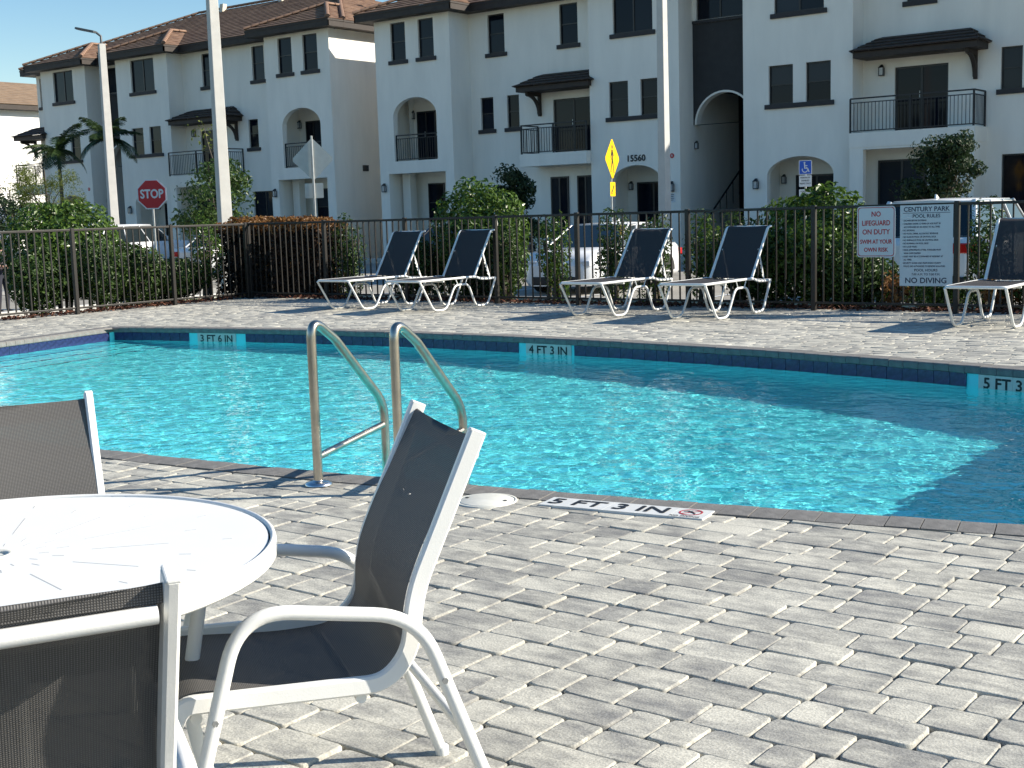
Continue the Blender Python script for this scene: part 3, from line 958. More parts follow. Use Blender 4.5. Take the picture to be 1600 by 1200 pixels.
EZ = 9.32          # top of the eave
SL = .42           # roof slope
def hip_bay(roof, tiles, fas, x0, x1, yf, ymain, oh=.55):
    """hipped roof over a projecting bay, dying into the main slope"""
    a, b_, e = x0 - oh, x1 + oh, yf - oh
    hw = (b_ - a) / 2; zt = EZ + hw * SL; xm = (a + b_) / 2
    yb = ymain + hw + .02
    courses(tiles, (a, e, EZ), (b_, e, EZ), (xm, e + hw, zt), (xm, e + hw, zt))
    courses(tiles, (b_, e, EZ), (b_, ymain, EZ), (xm, yb, zt), (xm, e + hw, zt))
    courses(tiles, (a, ymain, EZ), (a, e, EZ), (xm, e + hw, zt), (xm, yb, zt))
    ridge_line(roof, (a, e, EZ + .03), (xm, e + hw, zt + .03)); ridge_line(roof, (b_, e, EZ + .03), (xm, e + hw, zt + .03))
    ridge_line(roof, (xm, e + hw, zt + .03), (xm, yb, zt + .03))
    for (p, q) in (((a, e), (b_, e)), ((b_, e), (b_, ymain)), ((a, ymain), (a, e))):
        eave(fas, p, q)
    fas.quad((a, e, 9.03), (a, ymain, 9.03), (b_, ymain, 9.03), (b_, e, 9.03))
def eave(fas, p, q):
    A, B = Vector((*p, 0)), Vector((*q, 0)); u = (B - A).normalized(); n = Vector((u.y, -u.x, 0))
    fas.obox((A + B) / 2 - n * .03 + Vector((0, 0, 9.16)), u, n, (0, 0, 1), (B - A).length / 2, .03, .14)
    fas.obox((A + B) / 2 - n * .015 + Vector((0, 0, 9.27)), u, n, (0, 0, 1), (B - A).length / 2 + .01, .035, .035)

def awning(bld, x0, x1, Y, proj=1.15, z=5.78, brackets=('l', 'r')):
    ft = MB(); yf = Y - proj
    ft.box(x0 + .1, x1 - .1, yf + .08, Y - .002, z, z + .2)
    aw = ft.build('awning', M['fascia'], bld)
    t = MB(); zt = z + .2; rise = proj * .42
    courses(t, (x0, yf, zt), (x1, yf, zt), (x1 - .62, Y - .01, zt + rise), (x0 + .62, Y - .01, zt + rise), .28, .04)
    courses(t, (x1, yf, zt), (x1, Y - .01, zt), (x1 - .62, Y - .01, zt + rise), (x1 - .62, Y - .01, zt + rise), .28, .04)
    courses(t, (x0, Y - .01, zt), (x0, yf, zt), (x0 + .62, Y - .01, zt + rise), (x0 + .62, Y - .01, zt + rise), .28, .04)
    t.quad((x0, yf, zt - .02), (x0, Y - .01, zt - .02), (x1, Y - .01, zt - .02), (x1, yf, zt - .02))
    t.build('tiles', M['awntile'], aw)
    for side in brackets:
        x = x0 + .45 if side == 'l' else x1 - .45
        br = MB()
        br.box(x - .05, x + .05, Y - .12, Y - .003, z - .85, z - .001)
        br.box(x - .05, x + .05, yf + .25, Y - .12, z - .13, z - .001)
        path = [(x, Y - .10, z - .78)]
        for i in range(9):
            a = i / 8 * PI / 2
            path.append((x, Y - .10 - (proj - .42) * (1 - math.cos(a)), z - .78 + .68 * math.sin(a)))
        br.sweep(path, rsec(.1, .12, .01), ref=(1, 0, 0), smooth=False)
        br.build('bracket', M['fascia'], aw)

def balcony(bld, x0, x1, Y, proj=1.15, side='r'):
    s_ = MB(); s_.box(x0, x1, Y - proj, Y - .002, 3.05, 3.5)
    o = s_.build('balcony', M['stucco'], bld)
    i = .06
    pts = [(x0 + .02, Y - proj + i), (x1 - i, Y - proj + i), (x1 - i, Y - .02)] if side == 'r' else [(x0 + i, Y - .02), (x0 + i, Y - proj + i), (x1 - .02, Y - proj + i)]
    railing(bld, pts, 3.5, 4.55, o)
    return o

Z0 = GZ - .05
ZT = 9.05
def house(label, dx, dy, cut_left):
    """three-storey white stucco block: tower, wall, bay, stairs, bay, wall, tower"""
    B = thing('apartment_building', label, 'building', (-20.9 + dx, 39.3 + dy, GZ))
    X = lambda x: x + dx
    YB, YW = 39.3 + dy, 40.15 + dy
    xl = X(-35.1) if not cut_left else X(-27.45)
    xr = X(-5.7)
    YBACK = 52.0 + dy
    # shell: end walls and back
    w = MB()
    w.quad((xl, YW, Z0), (xl, YBACK, Z0), (xl, YBACK, ZT), (xl, YW, ZT))
    w.quad((xr, YW, Z0), (xr, YW, ZT), (xr, YBACK, ZT), (xr, YBACK, Z0))
    w.quad((xl, YBACK, Z0), (xr, YBACK, Z0), (xr, YBACK, ZT), (xl, YBACK, ZT))
    w.quad((xl, YW, ZT), (xr, YW, ZT), (xr, YBACK, ZT), (xl, YBACK, ZT))
    w.build('wall', M['stucco'], B)
    roof_fas = MB(); tiles = MB()
    bays = []
    # ---- towers with arched balcony
    def tower(x0, x1, yf, wins, ax0, ax1, gx0, gx1, door, lamp):
        t = MB()
        facade(t, x0, x1, Z0, ZT, yf, [(a, b_, 7.45, 8.9) for a, b_ in wins] + [(ax0, ax1, 3.54, 5.98, 5.25, .25), (gx0, gx1, Z0 + .02, 3.06, None, .3)], .16)
        t.quad((x0, YW, Z0), (x0, yf, Z0), (x0, yf, ZT), (x0, YW, ZT)); t.quad((x1, yf, Z0), (x1, YW, Z0), (x1, YW, ZT), (x1, yf, ZT))
        alcove(t, ax0 - .5, ax1 + .2, yf + .25, yf + 1.5, 3.54, 6.1)
        alcove(t, gx0 - .1, gx1 + .1, yf + .3, yf + 1.5, Z0 + .02, 3.1)
        t.build('wall', M['stucco'], B)
        for a, b_ in wins: window(B, a, b_, 7.45, 8.9, yf)
        double_door(B, door[0], door[1], 3.55, 5.55, yf + 1.5)
        lantern(B, lamp, 5.42, yf + 1.5)
        railing(B, [(ax0 + .01, yf + .12), (ax1 - .01, yf + .12)], 3.55, 4.55)
        window(B, gx0 + .8, gx0 + 1.65, 1.1, 2.66, yf + 1.5 - .14, sill=False)
        c = MB(); c.box(gx0 + .05, gx0 + .45, yf + .75, yf + 1.1, Z0, 3.09); c.build('column', M['stucco'], B)
        lantern(B, x0 + .24, 2.5, yf)
        bays.append((x0, x1, yf))
    tower(X(-9.5), X(-5.7), YB - .02, [(X(-8.7), X(-7.87)), (X(-7.22), X(-6.37))], X(-8.66), X(-6.39), X(-9.06), X(-6.16), (X(-8.75), X(-7.8)), X(-8.2) - .9)
    if not cut_left:
        tower(X(-35.72), X(-31.87), 38.95 + dy, [(X(-34.87), X(-34.1)), (X(-33.44), X(-32.66))], X(-34.9), X(-32.65), X(-35.25), X(-32.3), (X(-34.92), X(-33.94)), X(-35.1))
    # ---- recessed wall to the right of the stairs
    t = MB()
    w3 = [(X(-14.6), X(-13.75)), (X(-11.27), X(-10.5))]
    facade(t, X(-15.98), X(-9.5), Z0, ZT, YW, [(a, b_, 7.45, 8.9) for a, b_ in w3] + [(X(-11.72), X(-11.1), 4.57, 5.8), (X(-14.95), X(-13.28), 3.52, 5.5, None, .12), (X(-11.65), X(-10.2), .2, 2.66)])
    t.build('wall', M['stucco'], B)
    for a, b_ in w3: window(B, a, b_, 7.45, 8.9, YW)
    window(B, X(-11.72), X(-11.1), 4.57, 5.8, YW)
    window(B, X(-11.65), X(-10.2), .2, 2.66, YW, sill=False, mull='v')
    double_door(B, X(-14.95), X(-13.28), 3.53, 5.5, YW + .12)
    lantern(B, X(-15.35), 5.42, YW)
    awning(B, X(-15.97), X(-12.0), YW, brackets=('r',))
    balcony(B, X(-15.97), X(-12.1), YW)
    t = MB(); yp = YW - 1.13
    facade(t, X(-15.96), X(-12.12), Z0, 3.049, yp, [(X(-15.52), X(-12.75), Z0 + .02, 2.98, None, .25)])
    t.quad((X(-12.12), yp, Z0), (X(-12.12), YW, Z0), (X(-12.12), YW, 3.049), (X(-12.12), yp, 3.049))
    t.build('porch', M['stucco'], B)
    double_door(B, X(-15.45), X(-13.9), -.2, 2.66, YW - .002)
    # ---- recessed wall to the left of the stairs
    t = MB()
    x0 = X(-31.87) if not cut_left else xl
    w3 = [(X(-30.95), X(-30.15)), (X(-27.6), X(-26.8))] if not cut_left else [(X(-27.2), X(-26.95))]
    w2 = [(X(-31.4), X(-30.78)), (X(-30.12), X(-29.55))] if not cut_left else []
    dr = (X(-27.98), X(-26.2)) if not cut_left else (X(-26.9), X(-26.0))
    facade(t, x0, X(-25.78), Z0, ZT, YW, [(a, b_, 7.45, 8.9) for a, b_ in w3] + [(a, b_, 4.6, 5.82) for a, b_ in w2] + [(dr[0], dr[1], 3.52, 5.5, None, .12)])
    t.build('wall', M['stucco'], B)
    for a, b_ in w3: window(B, a, b_, 7.45, 8.9, YW)
    for a, b_ in w2: window(B, a, b_, 4.6, 5.82, YW)
    double_door(B, dr[0], dr[1], 3.53, 5.5, YW + .12)
    axl = X(-29.0) if not cut_left else X(-28.3)
    awning(B, axl, X(-25.6), YW, brackets=('l',))
    balcony(B, X(-28.75) if not cut_left else X(-28.2), X(-25.79), YW, side='l')
    for a, b_ in ((X(-28.15), X(-27.34)), (X(-26.95), X(-26.2))) if not cut_left else ((X(-26.9), X(-26.1)),):
        double_door(B, a, b_, -.2, 2.66, YW - .002)
    # ---- the two bays either side of the stairs
    def bay(x0, x1, w3, w2, ar, door):
        t = MB()
        facade(t, x0, x1, Z0, ZT, YB, [(w3[0], w3[1], 7.45, 8.92)] + [(a, b_, 4.6, 5.83) for a, b_ in w2] + [(ar[0], ar[1], Z0 + .02, 2.9, 2.3, .25)])
        t.quad((x0, YW + .2, Z0), (x0, YB, Z0), (x0, YB, ZT), (x0, YW + .2, ZT)); t.quad((x1, YB, Z0), (x1, YW + .2, Z0), (x1, YW + .2, ZT), (x1, YB, ZT))
        alcove(t, ar[0] - .2, ar[1] + .2, YB + .25, YB + 1.4, Z0 + .02, 3.0)
        t.build('wall', M['stucco'], B)
        window(B, w3[0], w3[1], 7.45, 8.92, YB, mull='v')
        sx = (w2[0][0] - .12, w2[1][1] + .12)
        window(B, *w2[0], 4.6, 5.83, YB, sill_x=sx); window(B, *w2[1], 4.6, 5.83, YB, sill=False)
        double_door(B, door[0], door[1], -.3, 2.33, YB + 1.4)
        lantern(B, ar[0] - .02, 2.2, YB + 1.4, .9)
        bays.append((x0, x1, YB))
    bay(X(-25.78), X(-22.14), (X(-24.75), X(-23.15)), [(X(-24.97), X(-24.18)), (X(-23.68), X(-22.88))], (X(-24.92), X(-22.9)), (X(-24.7), X(-23.3)))
    bay(X(-19.74), X(-15.98), (X(-18.63), X(-16.93)), [(X(-18.83), X(-17.98)), (X(-17.54), X(-16.70))], (X(-18.90), X(-16.6)), (X(-18.5), X(-17.0)))
    lantern(B, X(-22.45), 2.08, YB); lantern(B, X(-19.27), 2.05, YB)
    p = MB(); p.box(X(-22.56), X(-22.35), YB - .012, YB - .002, 1.56, 1.87); pl = p.build('notice_plate', M['sign_white'], B)
    for q in range(4):
        p = MB(); p.box(X(-22.52), X(-22.39 - .02 * (q % 2)), YB - .016, YB - .0125, 1.81 - q * .06, 1.83 - q * .06); p.build('print', M['ink'], pl)
    p = MB()
    cc_ = (X(-22.45), 3.15)
    p.prism([(cc_[0] + .085 * math.cos(a * PI / 8), YB - .002, cc_[1] + .085 * math.sin(a * PI / 8)) for a in range(16)], (0, -.012, 0))
    rs = p.build('round_sign', M['sign_red'], B)
    put_text(rs, 'R', .10, M['sign_white'], face_mat((cc_[0], YB - .0155, cc_[1]), (1, 0, 0)), .002)
    # ---- open stairwell between the bays
    sx0, sx1, ys = X(-22.14), X(-19.74), YW + .15
    t = MB()
    facade(t, sx0, sx1, 7.60, ZT, ys, [(sx0 + .14, sx1 - .5, 7.72, 8.92)])
    t.quad((sx0 + .001, ys, Z0), (sx0 + .001, ys + 3.4, Z0), (sx0 + .001, ys + 3.4, 6.0), (sx0 + .001, ys, 6.0))
    t.build('stair_wall', M['stucco'], B)
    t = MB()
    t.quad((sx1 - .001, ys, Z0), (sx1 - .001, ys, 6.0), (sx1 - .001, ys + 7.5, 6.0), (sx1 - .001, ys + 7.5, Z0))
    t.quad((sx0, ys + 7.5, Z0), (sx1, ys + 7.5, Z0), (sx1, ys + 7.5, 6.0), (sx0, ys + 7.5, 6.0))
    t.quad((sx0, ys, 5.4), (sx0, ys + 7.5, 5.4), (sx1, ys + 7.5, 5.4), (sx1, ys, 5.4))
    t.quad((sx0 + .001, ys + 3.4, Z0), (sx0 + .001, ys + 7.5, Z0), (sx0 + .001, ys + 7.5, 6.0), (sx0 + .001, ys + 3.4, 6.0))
    t.build('stair_shade_lining', M['panel'], B)  # dark colour stands in for the shade deep inside the stairwell
    window(B, sx0 + .14, sx1 - .5, 7.72, 8.92, ys, sill=False, mull='v')
    t = MB()
    facade(t, sx0 + .002, sx1 - .002, 4.2, 7.60, ys - .03, [(sx0 + .065, sx1 - .065, 4.2, 5.3, 4.2, .3)])
    t.build('dark_panel', M['panel'], B)
    t = MB(); t.box(sx0 + .02, sx1 - .02, ys - .09, ys - .031, 7.60, 7.70); t.build('ledge', M['trim'], B)
    t = MB()
    for i in range(20):          # arch rim
        a0, a1 = PI * i / 20, PI * (i + 1) / 20
        m_, rx = (sx0 + sx1) / 2, (sx1 - sx0 - .13) / 2
        pa = lambda a, k: (m_ - rx * k * math.cos(a), ys - .06, 4.2 + 1.1 * k * math.sin(a))
        t.prism([pa(a0, 1.0), pa(a1, 1.0), pa(a1, .94), pa(a0, .94)], (0, .32, 0))
    t.build('arch_rim', M['stucco'], B)
    st = MB()
    for i in range(17):            # flight climbing into the building
        y = ys + .1 + i * .27; z = -.25 + (i + 1) * .178
        st.box(sx0 + .95, sx1 - .02, y, y + .30, z - .32, z)
        st.box(sx0 + .93, sx1 - .01, y - .02, y + .04, z, z + .03)
    sts = st.build('stairs', M['trim'], B)
    h = MB(); h.tube([(sx0 + .3, ys - .55, .42), (sx0 + .3, ys - .25, .55), (sx0 + .3, ys + 4.2, 3.55)], .03, 8)
    for i in range(9): h.box(sx0 + .29, sx0 + .31, ys - .2 + i * .5, ys - .175 + i * .5, -.2 + i * .33, .58 + i * .335)
    h.build('handrail', M['rail'], sts)
    lantern(B, sx0 + .08, 3.5, ys + .1, .8)
    # ---- roof
    oh = .55
    a, b_ = xl - oh, xr + oh; e = YW - oh; bk = YBACK + oh; hw = (bk - e) / 2; zt = EZ + hw * SL
    rf = MB()
    courses(tiles, (a, e, EZ), (b_, e, EZ), (b_ - hw, e + hw, zt), (a + hw, e + hw, zt))
    courses(tiles, (b_, e, EZ), (b_, bk, EZ), (b_ - hw, e + hw, zt), (b_ - hw, e + hw, zt))
    courses(tiles, (b_, bk, EZ), (a, bk, EZ), (a + hw, e + hw, zt), (b_ - hw, e + hw, zt))
    courses(tiles, (a, bk, EZ), (a, e, EZ), (a + hw, e + hw, zt), (a + hw, e + hw, zt))
    for p, q in (((a, e), (b_, e)), ((b_, e), (b_, bk)), ((b_, bk), (a, bk)), ((a, bk), (a, e))): eave(roof_fas, p, q)
    roof_fas.quad((a, e, 9.03), (a, YW + .1, 9.03), (b_, YW + .1, 9.03), (b_, e, 9.03))
    roof_fas.quad((xr - .1, YW, 9.03), (xr - .1, bk, 9.03), (b_, bk, 9.03), (b_, YW, 9.03))
    roof = rf.add([(a + 1, e + 1, 9.2), (b_ - 1, e + 1, 9.2), (b_ - 1, bk - 1, 9.2), (a + 1, bk - 1, 9.2)], [(0, 1, 2, 3)]).build('roof', M['fascia'], B)
    ridge_line(roof, (a + hw, e + hw, zt + .03), (b_ - hw, e + hw, zt + .03))
    ridge_line(roof, (a, e, EZ + .03), (a + hw, e + hw, zt + .03)); ridge_line(roof, (b_, e, EZ + .03), (b_ - hw, e + hw, zt + .03))
    for x0, x1, yf in bays: hip_bay(roof, tiles, roof_fas, x0, x1, yf, e)
    tl = tiles.build('tile_courses', M['rooftile'], roof)
    roof_fas.build('fascia', M['fascia'], roof)
    for k in range(4):
        v = MB(); xx_ = a + hw + 2.2 + k * 4.3; v.prism([(xx_ - .12, e + hw - .5, zt - .22), (xx_ + .12, e + hw - .5, zt - .22), (xx_ + .09, e + hw - .4, zt + .22), (xx_ - .16, e + hw - .4, zt + .22)], (0, .25, 0))
        v.build('roof_vent', M['cream'], roof)
    return B

hb = house('white three-storey apartment block numbered 15560, with open arched stairwell, facing the pool', 0, 0, False)
put_text(hb, '15560', .30, M['ink'], face_mat((-23.9, 39.285, 3.13), (1, 0, 0)), .012, xscale=1.05, name='house_number')
hb2 = house('white three-storey apartment block with brown tiled roof, behind the stop sign', -32.15, -.75, True)
p = MB(); p.box(-37.85, -37.78, 40.2, 40.5, 3.3, 3.55); p.build('meter_box', M['trim'], hb2)

# sunlit neighbour at the far end of the street
fb = thing('apartment_building', 'sunlit pale building with tan tiled roof, at the far end of the street', 'building', (-76, 50, GZ))
w = MB(); w.box(-77.2, -70, 30, 62, Z0, 8.35); w.build('wall', M['stucco_far'], fb)
w = MB()
courses(w, (-69.4, 29.4, 8.6), (-69.4, 62.6, 8.6), (-73.6, 58.4, 10.35), (-73.6, 33.6, 10.35), .36)
courses(w, (-77.8, 29.4, 8.6), (-69.4, 29.4, 8.6), (-73.6, 33.6, 10.35), (-73.6, 33.6, 10.35), .36)
courses(w, (-77.8, 62.6, 8.6), (-77.8, 29.4, 8.6), (-73.6, 33.6, 10.35), (-73.6, 58.4, 10.35), .36)
rr = w.build('roof', M['rooftile_far'], fb)
w = MB(); w.box(-77.75, -69.45, 29.45, 62.5, 8.3, 8.58); w.build('fascia', M['fascia'], rr)
for yy_ in (34, 38.5, 47, 52):
    for zz_ in (1.0, 4.4):
        w = MB(); w.box(-70.02, -69.96, yy_, yy_ + 1.3, zz_, zz_ + 1.5); q = w.build('window', M['winframe'], fb)
        w = MB(); w.box(-69.97, -69.95, yy_ + .06, yy_ + 1.24, zz_ + .06, zz_ + 1.44); w.build('pane', M['glass'], q)
# ------------------------------------------------------------------ pool furniture
def sling_mesh(name, path, hw, sag=.0, nx=10, thick=.0016):
    """cloth strip across x following a (y,z) path, with UVs in metres"""
    P = [Vector((0, p[0], p[1])) for p in path]
    s = [0.0]
    for i in range(1, len(P)): s.append(s[-1] + (P[i] - P[i - 1]).length)
    V, UV, F = [], [], []
    for i, p in enumerate(P):
        t = (P[min(i + 1, len(P) - 1)] - P[max(i - 1, 0)]).normalized()
        n = Vector((1, 0, 0)).cross(t)
        for j in range(nx + 1):
            f = -1 + 2 * j / nx
            k = sag * (1 - f * f)
            q = p - n * k
            V.append((f * hw, q.y, q.z)); UV.append((f * hw, s[i]))
    for i in range(len(P) - 1):
        for j in range(nx):
            a = i * (nx + 1) + j
            F.append((a, a + 1, a + nx + 2, a + nx + 1))
    me = bpy.data.meshes.new(name)
    me.from_pydata(V, [], F)
    uv = me.uv_layers.new(name='UVMap')
    for lp in me.loops: uv.data[lp.index].uv = UV[lp.vertex_index]
    me.polygons.foreach_set('use_smooth', [True] * len(F))
    return me

def smooth_path(pts, r=.08, n=5):
    return [(p.y, p.z) for p in arc_pts([(0, a, b_) for a, b_ in pts], r, n)]

def make_chair(label):
    t = thing('sling_chair', label, 'chair')
    hwa, hws = .271, .218
    # side rails that hold the cloth
    rail = [(.285, .385), (.262, .428), (-.15, .412), (-.205, .47), (-.222, .60), (-.368, .922)]
    for s_ in (-1, 1):
        p = arc_pts([(s_ * (hws + .012), y, z) for y, z in rail], [0, .03, .09, .06, .05, 0], 6)
        m_ = MB(); m_.sweep(p, rsec(.038, .022, .005), ref=(1, 0, 0), smooth=False); m_.build('side_rail', M['white_frame'], t, world=False)
        cap = MB(); d = (Vector(p[-1]) - Vector(p[-2])).normalized()
        cap.obox(Vector(p[-1]) + d * .002, (1, 0, 0), d, Vector((1, 0, 0)).cross(d), .0105, .004, .0185); cap.build('end_cap', M['white_frame'], t, world=False, bevel=.003)
        a = arc_pts([(s_ * (hwa + .02), .316, .006), (s_ * hwa, .146, .618), (s_ * hwa, -.215, .560), (s_ * (hwa + .02), -.412, .006)], [0, .105, .095, 0], 10)
        m_ = MB(); m_.tube(a, .0150, 12); arm = m_.build('arm_frame', M['white_frame'], t, world=False)
        for y in (.316, -.412):
            f_ = MB(); f_.lathe([(.0165, 0), (.0175, .004), (.0175, .022), (.0152, .026)], (s_ * (hwa + .02), y, 0), 12); f_.build('foot', M['white_frame'], arm, world=False)
        for y, z in ((.206, .405), (-.262, .42)):
            b_ = MB(); b_.tube([(s_ * (hws + .02), y, z), (s_ * (hwa + .008), y, z)], .008, 8); b_.tube([(s_ * (hwa + .012), y, z), (s_ * (hwa + .022), y, z)], .007, 6); b_.build('bolt', M['galv'], arm, world=False)
    for y, z in ((.235, .392), (-.10, .383)):
        m_ = MB(); m_.tube([(-hws, y, z), (hws, y, z)], .012, 10); m_.build('cross_bar', M['white_frame'], t, world=False)
    m_ = MB(); m_.tube([(-hws + .008, -.366, .872), (hws - .008, -.366, .872)], .0125, 10); m_.build('top_bar', M['white_frame'], t, world=False)
    m_ = MB(); m_.tube([(-hwa - .008, -.305, .30), (hwa + .008, -.305, .30)], .0115, 10); m_.build('stretcher', M['white_frame'], t, world=False)
    cl = smooth_path([(.300, .372), (.285, .41), (.235, .43), (.0, .408), (-.125, .412), (-.19, .46), (-.196, .58), (-.235, .68), (-.358, .912), (-.366, .914), (-.362, .885)], .07, 6)
    me = sling_mesh('sling', cl, hws + .004, -.008)
    link('sling', me, M['sling'], t)
    return t

def move(o, loc, rz):
    o.location = loc; o.rotation_euler = (0, 0, rz)

ch = make_chair('charcoal sling chair seen from the side, its back to the pool ladder')
move(ch, (-2.051, 1.887, 0), 4.127 - PI / 2)
c2 = copy_tree(ch); c2['label'] = 'charcoal sling chair cut by the frame, its back turned to the viewer'
move(c2, (-1.769, .991, 0), 2.66 - PI / 2)
c3 = copy_tree(ch); c3['label'] = 'sling chair behind the round table, its grey mesh back lit by the sun'
move(c3, (-2.781, 1.684, 0), -.50 - PI / 2)
for c in (ch, c2, c3): c['group'] = 'sling chairs around the table'

# round table
TB = thing('round_table', 'round white metal patio table with punched slots and umbrella hole', 'table', (-2.405, 1.41, 0))
TR = .567; TZ = .712
m_ = MB(); m_.lathe([(.033, TZ - .022), (.033, TZ - .004), (TR - .016, TZ - .004), (TR - .014, TZ - .02), (.033, TZ - .022)], n=96, smooth=False); m_.build('table_top', M['table'], TB, world=False)
m_ = MB()
sec = [(TR - .012, TZ - .012), (TR - .011, TZ - .002), (TR - .006, TZ + .002), (TR - .001, TZ - .001), (TR + .001, TZ - .008), (TR + .001, TZ - .036), (TR - .003, TZ - .041), (TR - .012, TZ - .038), (TR - .012, TZ - .012)]
m_.lathe(sec, n=96); m_.build('rim', M['table'], TB, world=False)
slot_me = {}
for k in range(24):
    a = 2 * PI * k / 24 + .05
    for r0, r1 in (((.085, .105), (.19, .345), (.455, .475)) if k % 2 else ((.12, .145), (.385, .41))):
        ln_ = round(r1 - r0, 3)
        if ln_ not in slot_me:
            q_ = MB(); q_.box(0, ln_, -.0013, .0013, -.0012, .0004); slot_me[ln_] = q_.mesh('slot'); slot_me[ln_].materials.append(M['slot'])
        link('slot', slot_me[ln_], None, TB, loc=(r0 * math.cos(a), r0 * math.sin(a), TZ - .004), rz=a)
m_ = MB(); m_.lathe([(.022, TZ - .03), (.022, TZ + .001), (.034, TZ + .002), (.038, TZ - .003)], n=24); m_.build('umbrella_ring', M['lid'], TB, world=False)
for k in range(4):
    a = PI / 4 + k * PI / 2 + .3
    u = Vector((math.cos(a), math.sin(a), 0))
    m_ = MB(); m_.tube(arc_pts([u * .30 + Vector((0, 0, .655)), u * .42 + Vector((0, 0, .62)), u * .36 + Vector((0, 0, .30)), u * .44 + Vector((0, 0, .012))], .12, 6), .016, 10); m_.build('leg', M['white_frame'], TB, world=False)
m_ = MB()
for k in range(4):
    a = PI / 4 + k * PI / 2 + .3
    m_.box(-.01, .01, -.01, .01, .66, .685)
    u = Vector((math.cos(a), math.sin(a), 0)); m_.obox(u * .27 + Vector((0, 0, .67)), u, (-u.y, u.x, 0), (0, 0, 1), .27, .012, .014)
m_.build('under_frame', M['white_frame'], TB, world=False)

# loungers
def make_lounger(label, rec=0.0):
    """foot at y = 0, head towards +y"""
    t = thing('sun_lounger', label, 'sun lounger', group='sun loungers along the fence')
    hw, zs = .315, .45
    # seat rail: one tube round the foot end
    pth = [(-hw, 1.80, .405), (-hw, 1.62, .40), (-hw, 1.42, .41), (-hw, 1.30, zs), (-hw, 0.0, zs), (hw, 0.0, zs), (hw, 1.30, zs), (hw, 1.42, .41), (hw, 1.62, .40), (hw, 1.80, .405)]
    m_ = MB(); m_.tube(arc_pts(pth, [0, .05, .06, .06, .075, .075, .06, .06, .05, 0], 5), .0165, 9); m_.build('seat_rail', M['white_frame'], t, world=False)
    for s_ in (-1, 1):
        x = s_ * hw
        q = [(x, .01, zs - .01), (x, .30, .016), (x, .58, .016), (x, .80, .352), (x, 1.12, .352), (x, 1.29, .016), (x, 1.58, .016), (x, 1.80, .405)]
        m_ = MB(); m_.tube(arc_pts(q, .085, 5), .0155, 9); m_.build('leg_frame', M['white_frame'], t, world=False)
        for y0, y1 in ((.87, .82), (1.05, 1.10)):
            m_ = MB(); m_.tube([(x, y0, .36), (x, y1, zs - .005)], .008, 6); m_.build('bracket', M['white_frame'], t, world=False)
    for y, z in ((1.80, .405), (.55, zs - .028)):
        m_ = MB(); m_.tube([(-hw, y, z), (hw, y, z)], .013, 8); m_.build('cross_bar', M['white_frame'], t, world=False)
    seat = smooth_path([(.012, zs - .02), (0.0, zs + .004), (.05, zs + .014), (1.26, zs + .010)], .03, 4)
    link('seat_sling', sling_mesh('seat_sling', seat, hw - .012, .02), M['lsling'], t)
    # backrest
    ang = math.atan2(.68, .46) - rec
    L = .80
    top = (1.30 + L * math.cos(ang), zs + L * math.sin(ang))
    bp = [(1.30, zs), top, (top[0] + .085, top[1] + .012)]
    for s_ in (-1, 1):
        m_ = MB(); m_.sweep(arc_pts([(s_ * (hw - .022), y, z) for y, z in bp], .08, 6), rsec(.024, .034, .006), ref=(1, 0, 0)); m_.build('back_rail', M['white_frame'], t, world=False)
        a = Vector((s_ * (hw - .06), 1.30 + .46 * math.cos(ang), zs + .46 * math.sin(ang)))
        c = Vector((s_ * (hw - .06), 1.74, .415))
        st = MB(); st.obox((a + c) / 2, (c - a).normalized(), (1, 0, 0), (c - a).normalized().cross(Vector((1, 0, 0))), (c - a).length / 2, .004, .014)
        for k in range(4):
            p_ = a.lerp(c, .45 + k * .13); st.obox(p_ + Vector((0, -.018, -.012)), (0, .6, -.8), (1, 0, 0), (0, .8, .6), .018, .004, .008)
        st.build('support_strut', M['white_frame'], t, world=False)
    m_ = MB(); m_.tube([(-hw + .03, top[0] + .085, top[1] + .010), (hw - .03, top[0] + .085, top[1] + .010)], .012, 8); m_.build('top_bar', M['white_frame'], t, world=False)
    bs = smooth_path([(1.30 + .02, zs + .01), (top[0], top[1] + .012), (top[0] + .088, top[1] + .026), (top[0] + .10, top[1] + .008)], .09, 6)
    link('back_sling', sling_mesh('back_sling', bs, hw - .03, .014), M['lsling'], t)
    return t

spots = [(-13.60, 13.68, 'white framed sun lounger with navy sling, the one farthest from the rule signs', 0),
         (-12.20, 13.66, 'white framed sun lounger beside the big green shrub, second counted from the shallow end', 0),
         (-9.17, 13.66, 'white framed sun lounger in front of the parked white sedan, reclined a little lower', .08),
         (-7.68, 13.62, 'white framed sun lounger between the sedan and the no lifeguard sign', .06),
         (-4.20, 13.62, 'white framed sun lounger cut by the frame, beside the pool rules sign', 0)]
for x, y, lab, rec in spots:
    move(make_lounger(lab, rec), (x, y, .004), random.uniform(-.03, .03))

# ladder
LD = thing('pool_ladder', 'stainless steel pool ladder with two looped handrails', 'ladder', (-4.505, 4.64, 0), .138)
for s_ in (-1, 1):
    x = s_ * .262
    # profile in (y = towards the water, z)
    p = arc_pts([(x, y + (.02 if s_ < 0 else 0), z) for y, z in [(0.0, .0), (0.0, .875), (.20, .745), (.62, .345), (.62, -1.05)]], [0, .125, .02, .10, 0], 10)
    m_ = MB(); m_.tube(p, .0245, 16, ref=(1, 0, 0)); r_ = m_.build('handrail', M['steel'], LD, world=False)
    m_ = MB(); m_.lathe([(.072, 0.006), (.070, .016), (.045, .024), (.028, .026), (.026, .03)], (x, (.02 if s_ < 0 else 0), 0), 24); m_.build('flange', M['chrome'], r_, world=False)
    m_ = MB(); m_.tube([(x, .02, .15), (x, .62, .225)], .019, 12); m_.build('brace', M['steel'], r_, world=False)
